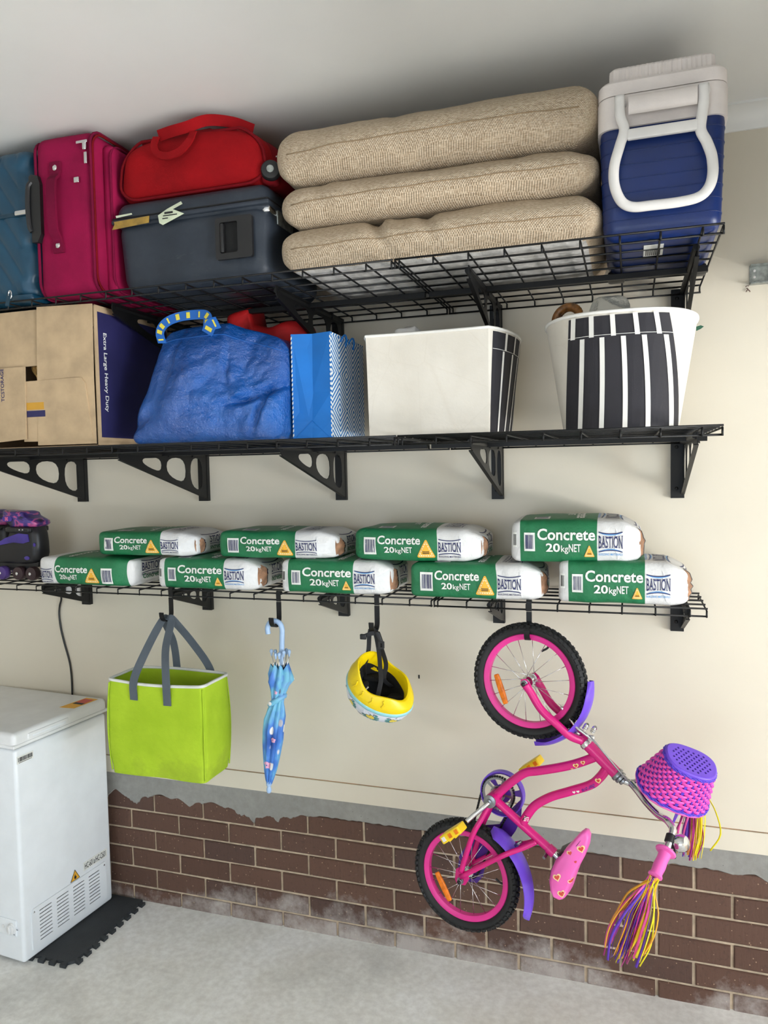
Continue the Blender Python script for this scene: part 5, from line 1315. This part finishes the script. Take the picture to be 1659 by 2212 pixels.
# stem, handlebar, grips, bell, streamers
ST = V((1.970, -.400, .922))
bar = tb([(1.938, -.393, .936), (1.952, -.397, .927), tuple(ST)], .0105, 'handlebar', 'chrome', seg=14)
near = [tuple(ST-n_*.0), (1.988, -.424, .912), (2.015, -.462, .893), (2.044, -.508, .884), (2.066, -.543, .886), (2.079, -.566, .874), (2.0735, -.586, .857), (2.064, -.606, .840), (2.052, -.632, .820)]
def mir(p): p = V(p); d = (p-ST).dot(n_); return tuple(p-n_*2*d)
tb(near, .0100, 'bar_arm', 'chrome', par=bar, seg=14); far_ = [tuple(V(mir(p))+V((.05, 0, .10))*(i/8)) for i, p in enumerate(near)]; tb(far_, .0100, 'bar_arm', 'chrome', par=bar, seg=14)
def grip(p0, p1):
    p0, p1 = V(p0), V(p1); ax = (p1-p0); L = ax.length
    return bp(lathe([(.0105, .0), (.026, .001), (.0275, .004), (.026, .007), (.0165, .010), (.0150, L*.35), (.0165, L*.6), (.0150, L*.85), (.0185, L*.93), (.0185, L*.97), (.013, L)], p0, ax, 20), 'light_pink', bar, 40, 'grip')
g0, g1 = (2.061, -.612, .835), (2.030, -.672, .789)
grip(g0, g1); grip(V(mir(g0))+V((.052, 0, .104)), V(mir(g1))+V((.062, 0, .108)))
bell = bp(lathe([(.004, -.004), (.022, -.003), (.0235, .002), (.0225, .016), (.017, .024), (.004, .027)], (2.092, -.585, .846), (.8, -.35, .28), 24), 'chrome', bar, 40, 'bell')
bp(lathe([(.0125, -.011), (.0135, -.010), (.0135, .010), (.0125, .011)], (2.072, -.588, .856), V(near[7])-V(near[5]), 16), 'black_plastic', bell, 30, 'bell_clamp')
bp(rbox((2.080, -.588, .845), (.022, .02, .026), .006, (2, 2, 2), 2), 'black_plastic', bell, 40, 'bell_mount')
bp(rbox((2.083, -.596, .822), (.007, .008, .030), .003, (2, 2, 2), 2), 'black_plastic', bell, 40, 'bell_lever')
SC = [mat('streamer_yellow', (246, 226, 30), .3, var=.05), mat('streamer_purple', (104, 58, 190), .3, var=.05), mat('streamer_magenta', (176, 40, 130), .3, var=.05), mat('streamer_orange', (240, 170, 50), .3, var=.05), mat('streamer_pink', (250, 96, 176), .3, var=.05)]
def streamers(p, tgt, n, sd, spread, ln, side):
    r = random.Random(sd); m = MB(); p = V(p)
    for i in range(n):
        a = r.uniform(0, 2*pi); q = p+V((.012*cos(a), .008*sin(a), .004*sin(a)))
        g = r.gauss(0, 1); e = V(tgt)+V((spread*g, spread*.6*r.gauss(0, 1), ln*r.uniform(-.4, .5)))
        if r.random() < .05: e = p+(e-p)*r.uniform(.45, .7)+V((-.05*side, 0, 0))
        mid = (p+e)/2+V((.010*g+.005*r.uniform(-1, 1), .008*r.uniform(-1, 1), .012)); m1 = p*.75+e*.25+V((.004*g, 0, .008)); m3 = p*.25+e*.75+V((.010*g+.008*r.uniform(-1, 1), 0, 0))
        tw0, tw1 = r.uniform(-1, 1), r.uniform(-2, 2)
        # colours gather in bunches: yellow on one flank, purple in the middle
        ci = r.choices(range(5), ((3, 1, .4, .8, .3) if g*side > .35 else (.5, 2.4, 1.6, .8, .7)))[0]
        q_ = ribbon([q, m1, mid, m3, e], lambda u: (cos(tw0+tw1*u), sin(tw0+tw1*u), 0), r.choice((.0036, .005, .007)), .0006, 4)
        m.add(q_.v, q_.f, ci)
    bp(m, SC, bar, 180, 'streamers', 'stuff')
streamers((2.032, -.668, .792), (1.955, -.672, .560), 64, 4, .026, .05, 1)
gf = tuple(V(mir(g1))+V((.062, 0, .108)))
streamers(gf, (gf[0]-.030, gf[1], .620), 60, 9, .020, .04, 1)
# front brake
brk = bp(rbox((1.782, -.352, 1.100), (.016, .030, .048), .005, (2, 2, 3), 2).map(lambda p: V((1.782, -.352, 1.10))+V(((p[0]-1.782)-(p[2]-1.10)*.5, p[1]+.352, p[2]-1.10))), 'chrome', fork, 40, 'brake_caliper')
tb([(1.775, -.352, 1.118), (1.790, -.372, 1.098), (1.812, -.392, 1.076), (1.838, -.400, 1.060), (1.858, -.402, 1.046)], .0048, 'brake_arm', 'chrome', par=brk, seg=8)
for p in ((1.843, -.392, 1.078), (1.866, -.396, 1.073)):
    bp(lathe([(.006, -.012), (.0085, -.010), (.007, -.006), (.0085, -.003), (.007, .001), (.0085, .004), (.007, .008), (.005, .011)], p, (.4, -.3, .8), 10), 'chrome', brk, 30, 'brake_spring')
bp(rbox((1.858, -.398, 1.046), (.020, .012, .018), .004, (2, 2, 2), 2), 'chrome', brk, 40, 'cable_anchor')
tb([(1.851, -.402, 1.055), (1.872, -.408, 1.036), (1.93, -.420, .972), (1.975, -.424, .922), (1.990, -.420, .900)], .0026, 'brake_cable', 'steel', par=brk, seg=8)
# mudguards
def mudguard(c, r0, r1, a0, a1, name='mudguard', tailcut=.12):
    rings = []; n = 26
    for i in range(n+1):
        k = i/n; a = a0+(a1-a0)*k; r = r0+(r1-r0)*k; ww = .041*min(1, .25+k/tailcut, .25+(1-k)/tailcut); rad = e1*cos(a)+e2*sin(a)
        top_ = [c+rad*(r-.015*(q*q))+n_*(ww*q) for q in (-1, -.7, -.35, 0, .35, .7, 1)]
        rings.append(top_+[p-rad*.0022 for p in reversed(top_)])
    return bp(loft(rings), 'bike_purple', bike, 50, name)
mf = mudguard(CF, .205, .203, R(-84), R(6), tailcut=.22)
mr_ = mudguard(CR, .203, .236, R(62), R(-24), tailcut=.10)
tb([V((1.806, -.362, 1.052)), V((1.822, -.368, 1.040))], .005, 'mudguard_stay', 'chrome', par=mf, seg=8); tb([V((1.640, -.355, .676))+n_*.0, V((1.618, -.352, .655))], .005, 'mudguard_stay', 'steel', par=mr_, seg=8)
# cranks, pedals, chain guard
c_dir = V((1.489, -.393, .743))
crank = tb([BB+n_*.046, BB+n_*.056+V((-.012, 0, -.012)), BB+n_*.066+V((-.040, 0, -.038)), V((1.489, -.333, .740))+n_*.078], .0075, 'crank', 'chrome', seg=12)
tb([BB-n_*.046, BB-n_*.056+V((.012, 0, .012)), BB-n_*.066+V((.040, 0, .038)), BB*2-V((1.489, -.333, .740))-n_*.078], .0075, 'crank_arm', 'chrome', par=crank, seg=12)
def pedal(c, ax, s):
    c = V(c); ax = V(ax).normalized(); up = (V((0, -.35, 1))-ax*V((0, -.35, 1)).dot(ax)).normalized(); dp = ax.cross(up)
    X = e1*.78+e2*.62; X = X.normalized(); Y = n_; Z = X.cross(Y)
    p = bp(rbox((0, 0, 0), (.078, .052, .026), .004, (3, 3, 2), 2).map(lambda q: c+X*q.x+Y*q.y+Z*q.z), 'pedal_yellow', crank, 30, 'pedal')
    for k in (-.026, .0, .026): q = MB().box(c+X*k+Y*(.0265), (.012, .002, .014), ax=(X, Y, Z)); bp(q, 'orange' if k != -.026 else 'white_plastic', p, 0, 'reflector')
    for k in (-.012, .012): q = MB().box(c+X*k+Z*.0135, (.004, .05, .004), ax=(X, Y, Z)); bp(q, 'pedal_yellow', p, 0, 'tread_bar')
    return p
pedal(V((1.459, -.333, .714))+n_*.112, n_, 1); pedal(BB*2-V((1.459, -.333, .714))-n_*.112, n_, -1)
GC = V((1.562, -.338, .799))-n_*.052
def gp(r, a, o=0, c=None): return (c or GC)+e1*(r*cos(a))+e2*(r*sin(a))+n_*o
guard = bp(tube([gp(.068, 2*pi*i/48, 0) for i in range(48)], .006, 8, closed=True, up=n_).map(lambda p: p), 'bike_purple', bike, 180, 'chain_guard')
disc_h = []
for a0 in (20, 140, 260):
    disc_h.append([(.0635*cos(R(a0+100*k/8)), .0635*sin(R(a0+100*k/8))) for k in range(9)]+[(.030*cos(R(a0+100-100*k/6)), .030*sin(R(a0+100-100*k/6))) for k in range(7)])
bp(prism([(.068*cos(2*pi*i/48), .068*sin(2*pi*i/48)) for i in range(48)], disc_h+[ell(-.012, -.002, .022, .022, 16)], GC+n_*.003, e1, e2, .003), 'guard_purple', guard, 0, 'guard_disc')
rimw = loft([[gp(.070, 2*pi*i/48, o) for o in (-.012, .012)]+[gp(.0735, 2*pi*i/48, o) for o in (.012, -.012)] for i in range(49)], False, False)
bp(rimw, 'bike_purple', guard, 40, 'guard_lip')
def xy(p): d = V(p)-GC; return (d.dot(e1), d.dot(e2))
SPc = CR-n_*.040
a_, b_ = xy(SPc)
P = [(.066, -.005), (.062, -.075), (.045, -.115), (a_+.12, b_+.105), (a_+.050, b_+.030), (a_+.040, b_-.02), (a_+.020, b_-.046), (a_-.02, b_-.05), (a_-.05, b_-.02), (a_-.045, b_+.03), (a_-.02, b_+.07), (a_+.035, b_+.15), (-.01, -.105), (.010, -.068)]
bp(prism(P, [], GC-n_*.004, e1, e2, .003), 'guard_purple', guard, 0, 'guard_arm')
tk = []
for i in range(52):
    a = 2*pi*i/52; tk.append((.055*cos(a)*(1 if i % 2 else .955), .055*sin(a)*(1 if i % 2 else .955)))
ch = [[(.046*cos(R(a0+60*k/5)), .046*sin(R(a0+60*k/5))) for k in range(6)]+[(.026*cos(R(a0+60-60*k/4)), .026*sin(R(a0+60-60*k/4))) for k in range(5)] for a0 in (0, 72, 144, 216, 288)]
bp(prism(tk, ch, BB-n_*.044, e1, e2, .002), 'steel', guard, 0, 'chainring')
c1 = BB-n_*.044; chain = [c1+e1*(.056*cos(a))+e2*(.056*sin(a)) for a in [R(-20+9*i) for i in range(23)]]+[SPc+e1*(.028*cos(a))+e2*(.028*sin(a)) for a in [R(185+12*i) for i in range(14)]]
cm = MB()
full = []
for p, q in zip(chain, chain[1:]+chain[:1]):
    L = (q-p).length; k = max(1, int(L/.0085))
    full += [p+(q-p)*(i/k) for i in range(k)]
for p, q in zip(full, full[1:]+full[:1]):
    d = (q-p).normalized(); cm.box((p+q)/2, (.0068, .0055, .0062), ax=(d, n_, d.cross(n_)))
bp(cm, 'black_steel', guard, 0, 'chain', 'stuff')
# seat
post = tb([(1.735, -.372, .668), (1.752, -.376, .656), (1.768, -.379, .644)], .0095, 'seat_post', 'chrome')
bp(lathe([(.0165, -.012), (.0165, .012)], (1.735, -.372, .668), V((.19, -.04, -.128)), 16), 'bike_pink', post, 30, 'seat_clamp')
bp(tube([V((1.722, -.372, .656)), V((1.718, -.372, .650))-n_*.0+n_*.02], .0055, 8, smooth=False), 'steel', post, 40, 'clamp_bolt')
so = [(1.838, .756), (1.849, .754), (1.855, .740), (1.851, .709), (1.838, .672), (1.821, .636), (1.808, .598), (1.797, .562), (1.788, .549), (1.776, .545), (1.756, .551), (1.744, .568), (1.737, .593), (1.741, .622), (1.752, .650), (1.772, .680), (1.797, .708), (1.821, .740)]
def sw(x, z):    # half width across the bike
    k = max(0, min(1, (.756-z)/.20)); return .020+.045*k**1.2
sc_ = (1.795, .645); rings = []
for q, s in ((-1, .62), (-.9, .82), (-.6, .96), (-.2, 1), (.2, 1), (.6, .96), (.9, .82), (1, .62)):
    ring = []
    for x, z in so:
        X, Z = sc_[0]+(x-sc_[0])*s, sc_[1]+(z-sc_[1])*(.35+.65*s)
        # keep the long axis: squeeze mainly across the saddle thickness
        Z = z-(z-sc_[1])*(1-s)*.25; X = x-(x-(sc_[0]+.30*(z-sc_[1])))*(1-s)*.9
        ring.append(V((X, -.383, Z))+n_*(sw(x, z)*q))
    rings.append(ring)
sm = loft(rings); seat = bp(sm, 'light_pink', bike, 60, 'seat')
bp(puffy([(1.815, .742), (1.795, .712), (1.768, .684), (1.748, .655), (1.735, .620), (1.728, .585), (1.735, .562), (1.722, .600), (1.716, .608), (1.736, .655), (1.752, .690), (1.786, .712)], -.383, .055).map(lambda p: (p.x+.016, p.y, p.z-.006)), 'black_plastic', seat, 40, 'seat_base')
bvs = sm.bvh(); D = Decal(bvs, V((0, -.60, 0)), (1, 0, 0), (0, 0, 1), (0, 1, 0), .3)
def heart(cx, cz, s, rot=.3):
    P = []
    for i in range(20):
        a = 2*pi*i/20; x = 16*sin(a)**3/17; y = (13*cos(a)-5*cos(2*a)-2*cos(3*a)-cos(4*a))/17; P.append((cx+s*(x*cos(rot)-y*sin(rot)), cz+s*(x*sin(rot)+y*cos(rot))))
    return P
for x, z, s in ((1.828, .706, .013), (1.795, .690, .010), (1.758, .618, .013), (1.800, .610, .011), (1.772, .575, .013)):
    D.put(fan(heart(x, z, s), 2), 0, .0008); D.put(fan(heart(x, z, s*.66), 2), 1, .0014)
for x, z in ((1.812, .668), (1.785, .655), (1.762, .553)): D.put(fan(heart(x, z, .0042), 2), 1, .0010)
D.build('heart_stickers', ['sticker_cream', 'sticker_red'], seat)
# stickers on the frame tubes
fm = tube(frp[0], .0140, 12, 7); fm2 = tube(frp[1], .0140, 12, 7)
D = Decal(fm.bvh(), V((0, -.7, 0)), (1, 0, 0), (0, 0, 1), (0, 1, 0), .3)
for x, z, s in ((1.812, .951, .0095), (1.833, .964, .0075), (1.800, .938, .004)): D.put(fan(heart(x, z, s), 2), 0, .0006); D.put(fan(heart(x, z, s*.55), 2), 1, .0011)
D.build('heart_stickers', ['sticker_cream', 'sticker_red'], frame)
D = Decal(fm2.bvh(), V((0, -.7, 0)), (1, 0, 0), (0, 0, 1), (0, 1, 0), .3)
D.put(fan(heart(1.878, .917, .010), 2), 0, .0006); D.put(fan(heart(1.878, .917, .0055), 2), 1, .0011)
for x, z in ((1.806, .869), (1.818, .873)): D.put(fan(heart(x, z, .005), 2), 4, .0006)
v, f = t_fit('Barbie', 0, 0, .046, .0135, bold=.004, shear=.35); ang = R(212)
D.put(([(1.866+p[0]*cos(ang)-p[1]*sin(ang), .906+p[0]*sin(ang)-(-p[1]*cos(ang))) for p in v], f), 2, .0009)
D.put(([(1.645, .748), (1.667, .744), (1.672, .766), (1.651, .772)], [(0, 1, 2, 3)]), 3, .0012)
for k in range(3): D.put(([(1.650+.001*k, .750+.006*k), (1.664+.001*k, .748+.006*k), (1.665+.001*k, .751+.006*k), (1.651+.001*k, .753+.006*k)], [(0, 1, 2, 3)]), 4, .0018)
D.build('frame_stickers', ['sticker_cream', 'sticker_red', 'guard_purple', 'sticker_black', 'white_plastic'], frame)
# basket
BA = V((.38, -.37, .85)).normalized(); BW = V((.95, .10, -.20)); BW = (BW-BA*BW.dot(BA)).normalized(); BD = BA.cross(BW); 
if BD.z > 0: BD = -BD
RC = V((2.083, -.440, .936)); BL = .124
def bk(th, h, dr=0.0):     # th round the basket, h from rim (0) to base (1)
    a = .101-.033*h+dr; b = .080-.022*h+dr; e = 2/2.5; ca, sa = cos(th), sin(th)
    x = a*math.copysign(abs(ca)**e, ca); y = b*math.copysign(abs(sa)**e, sa)
    if y < 0: y *= .72           # flatter side towards the handlebar
    return RC+BA*(BL*h)+BW*x+BD*y
NB = 21
M['weave_pink'] = mat('weave_pink', (232, 72, 178), .3, var=.03); M['weave_purple'] = mat('weave_purple', (88, 56, 196), .3, var=.05)
bsk = bp(tube([bk(2*pi*i/64, -.02) for i in range(64)], .0048, 8, closed=True), 'light_pink', bike, 180, 'basket')
rows = 11
for r_ in range(rows):
    h = .09+.80*r_/(rows-1); ring = []
    NN = NB*6; rg = []
    for i in range(NN):
        th = 2*pi*i/NN; dr = .0026*sin(NB*th+pi*r_)
        rg.append([bk(th, h+.036, dr), bk(th, h+.034, dr+.0016), bk(th, h, dr+.0032), bk(th, h-.034, dr+.0016), bk(th, h-.036, dr), bk(th, h, dr-.001)])
    bp(loft(rg+[rg[0]], False, False), 'weave_pink', bsk, 60, 'weave_strand')
rb2 = MB()
for k in range(2*NB):
    th = pi*(k+.5)/NB
    w2 = .020
    rb2.add([bk(th-w2, .02, .0016), bk(th+w2, .02, .0016), bk(th+w2, .98, .0016), bk(th-w2, .98, .0016), bk(th-w2, .02, -.0012), bk(th+w2, .02, -.0012), bk(th+w2, .98, -.0012), bk(th-w2, .98, -.0012)], [(0, 1, 2, 3), (7, 6, 5, 4), (0, 4, 5, 1), (1, 5, 6, 2), (2, 6, 7, 3), (3, 7, 4, 0)])
bp(rb2, 'weave_purple', bsk, 0, 'ribs', 'stuff')
bp(loft([[bk(2*pi*i/64, h, -.0036) for i in range(64)] for h in (0, .5, 1)], False, False), 'guard_purple', bsk, 180, 'inner_wall')
for h, q in ((.035, 3), (.955, 3)):
    for j in range(q):
        bp(tube([bk(2*pi*i/120, h+.016*(j-1)+.010*sin(20*2*pi*i/120+j*2.1), .0035+.0018*cos(20*2*pi*i/120+j*2.1)) for i in range(120)], .0021, 6, closed=True), 'weave_purple', bsk, 180, 'braid_strand')
base_ring = [((bk(2*pi*i/48, 1.0, .0)-RC-BA*BL).dot(BW), (bk(2*pi*i/48, 1.0, .0)-RC-BA*BL).dot(BD)) for i in range(48)]
def inside(x, y, m_=.011):
    a, b = .068-m_, (.058 if y > 0 else .042)-m_; return abs(x/a)**2.5+abs(y/b)**2.5 < 1
hl = []
for i in range(-6, 7):
    for j in range(-6, 7):
        x = .0145*i+(.00725 if j % 2 else 0); y = .0098*j+.006
        if inside(x, y): hl.append([(x-.0042, y), (x, y-.0040), (x+.0042, y), (x, y+.0040)])
sgn = 1 if BW.cross(BD).dot(BA) > 0 else -1
capm = prism(base_ring, hl, RC+BA*(BL+.002), BW, BD, .003*sgn)
bp(capm, 'bike_purple', bsk, 0, 'basket_base')
bp(tube([bk(2*pi*i/64, .99, -.001) for i in range(64)], .006, 8, closed=True), 'bike_purple', bsk, 180, 'base_edge')

# ================================================================== FREEZER AND MAT
FR = R(-4.5); FO = V((-.2175, -.512, .0))
fz = thing('chest_freezer', tuple(FO), 'white chest freezer at the left with louvred side panel', 'freezer')
fz.rotation_euler = (0, 0, FR)
def fbuild(name, m, mats, par=fz, smooth=40):
    """freezer parts: built in the freezer's own axes (x to the right, y to the wall), origin at the near corner"""
    m.map(lambda p: V(p)+FO); return build(name, m, mats, par, smooth=smooth)
FW, FD, FH = .92, .47, .842
fbuild('cabinet', rbox((-FW/2, FD/2, .014+(FH-.014)/2), (FW, FD, FH-.014), .014, (2, 2, 2), 4), 'freezer')
fbuild('gasket', MB().box((-FW/2, FD/2-.002, FH+.003), (FW-.02, FD-.02, .008)), 'galv', smooth=0)
lid = fbuild('lid', rbox((-FW/2, FD/2-.004, FH+.036), (FW+.014, FD+.012, .058), .020, (2, 2, 2), 5), 'freezer_top')
fbuild('lid_lip', rbox((-FW/2, FD/2-.004, FH+.014), (FW+.020, FD+.018, .014), .005, (2, 2, 1), 2), 'freezer_top', lid)
fbuild('lid_handle', rbox((.0065, .155, FH+.037), (.008, .20, .022), .0038, (1, 6, 2), 3), 'freezer_top', lid)
fbuild('lid_handle_recess', rbox((.0090, .158, FH+.034), (.004, .165, .010), .0018, (1, 6, 2), 2), 'galv' if False else 'freezer', lid)
# louvred panel on the right side
hol = []
for c in range(4):
    for r_ in range(9): hol.append(rrect2(.105+.0855*c, .068+.0145*r_, .062, .0042, .002, 2))
pan = prism(rrect2(.235, .122, .392, .166, .012), hol, (.0005, 0, 0), (0, 1, 0), (0, 0, 1), .004)
pv = fbuild('vent_panel', pan, 'freezer', smooth=0)
fbuild('vent_backing', MB().box((.0002, .235, .122), (.001, .36, .14)), 'dark', pv, 0)
for y, z in ((.05, .192), (.42, .192)): fbuild('screw', lathe([(.004, 0), (.003, .002)], (.0045, y, z), (1, 0, 0), 10), 'chrome', pv)
lbm = MB().box((.0006, .375, .238), (.0012, .135, .036)); lb = fbuild('model_label', lbm, 'ink_white', smooth=0)
v, f = t_fit('HC-601a/HC-C601', 0, 0, .120, .024, bold=.008, sx=.6)
fbuild('lettering', MB().add([(.0018, .315+p[0], .226+p[1]) for p in v], f), 'ink_black', lb, 0)
tri = lambda s, x: [(x, .262+s*.030*cos(R(a)), .222+s*.030*sin(R(a))) for a in (90, 210, 330)]
hz = fbuild('warning_label', MB().add(tri(1, .0010), [(0, 1, 2)], 0).add(tri(.84, .0014), [(0, 1, 2)], 1).add(tri(.68, .0017), [(0, 1, 2)], 1), ['ink_black', 'orange_print'] if False else ['ink_black', 'sign_yellow'], smooth=0)
fl_ = [(-.30, -.55), (.30, -.55), (.30, -.45), (-.30, -.45)]; fl2 = [(-.05, -.35), (.18, -.30), (.30, -.05), (.16, .25), (.12, .05), (.02, .42), (-.05, .65), (-.16, .35), (-.28, .10), (-.24, -.20)]
m = MB().add([(.0022, .262+a*.022, .220+b*.022) for a, b in fl2], [tuple(range(len(fl2)))]).add([(.0022, .262+a*.022, .220+b*.022) for a, b in fl_], [(0, 1, 2, 3)]); fbuild('flame_symbol', m, 'ink_black', hz, 0)
bl = fbuild('barcode_label', MB().box((.0006, .045, .800), (.0012, .075, .028)), 'ink_white', smooth=0)
m = MB(); r_ = random.Random(2); y = .012
while y < .078: b = r_.choice((.001, .0015, .003)); m.box((.0014, y+b/2, .801), (.0006, b, .016)); y += b+r_.choice((.001, .0018))
m.box((.0014, .045, .789), (.0006, .06, .0018)); fbuild('barcode', m, 'ink_black', bl, 0)
# control panel on the front
cp = fbuild('control_panel', rbox((-.115, -.002, .148), (.17, .008, .062), .003, (2, 1, 2), 2), 'freezer')
fbuild('thermostat_knob', lathe([(.021, 0), (.021, .004), (.018, .006), (.018, .012), (.015, .014)], (-.050, -.005, .148), (0, -1, 0), 24), 'freezer_top', cp)
fbuild('knob_bar', rbox((-.050, -.021, .148), (.008, .006, .030), .002, (1, 1, 2), 2), 'freezer_top', cp)
fbuild('indicator_light', lathe([(.007, 0), (.006, .003)], (-.095, -.005, .148), (0, -1, 0), 14), 'freezer_top', cp)
fbuild('knob_marks', MB().box((-.023, -.0064, .148), (.007, .001, .0018)).box((-.040, -.0064, .125), (.007, .001, .0014)), 'ink_black', cp, 0)
# energy label curling on the lid
en = fbuild('energy_label', prism([(-.085, .30), (-.015, .31), (-.012, .44), (-.075, .44)], [], (0, 0, FH+.0652), (1, 0, 0), (0, 1, 0), .0008), 'sign_yellow', lid, 0)
fbuild('label_print', MB().box((-.045, .40, FH+.0664), (.05, .05, .0005)), 'sticker_red', en, 0)
fbuild('label_print', MB().box((-.045, .365, FH+.0664), (.05, .018, .0005)), 'ink_black', en, 0)

# its power lead, up the wall to the outlet
from mathutils import Matrix
cd = build('power_cord', tube([(-.405, -.035, 1.352), (-.412, -.018, 1.325), (-.432, -.007, 1.29), (-.438, -.006, 1.25), (-.432, -.006, 1.19), (-.418, -.006, 1.13), (-.395, -.006, 1.05), (-.387, -.006, 1.0), (-.384, -.007, .93), (-.384, -.012, .80), (-.39, -.014, .60)], .0042, 8, 8), 'black_plastic')
build('plug', rbox((-.403, -.030, 1.365), (.034, .036, .032), .009, (2, 2, 2), 3), 'black_plastic', cd)
cd.parent = fz; cd.matrix_parent_inverse = (Matrix.Translation(FO) @ Matrix.Rotation(FR, 4, 'Z')).inverted()
# interlocking foam mat
def teeth(n, L, d, w0, w1):
    out = []; p = L/n
    for i in range(n):
        c = p*(i+.5); out += [(c-w0/2, 0), (c-w1/2, d), (c+w1/2, d), (c+w0/2, 0)]
    return out
mat_o = []
x1, y0_, y1_, x0_ = -.052, -.452, -.012, -.62
for a, b in teeth(9, y1_-y0_, .022, .014, .026): mat_o.append((x1+b, y0_+a))
mat_o += [(x1, y1_), (x0_, y1_), (x0_, y0_)]
for a, b in teeth(11, x1-x0_, .020, .016, .028): mat_o.append((x0_+a, y0_-b))
mat_o = [(x, y) for x, y in mat_o]
M['foam'] = mat('dark_foam', (52, 55, 58), .85, var=.08, bump=.5, bscale=170, bdist=.003)
tag(build('foam_mat', prism(mat_o, [], (0, 0, .0002), (1, 0, 0), (0, 1, 0), .0125), 'foam', None, smooth=0, base=(-.33, -.24, 0)), 'dark grey interlocking foam mat on the floor beside the freezer', 'mat')
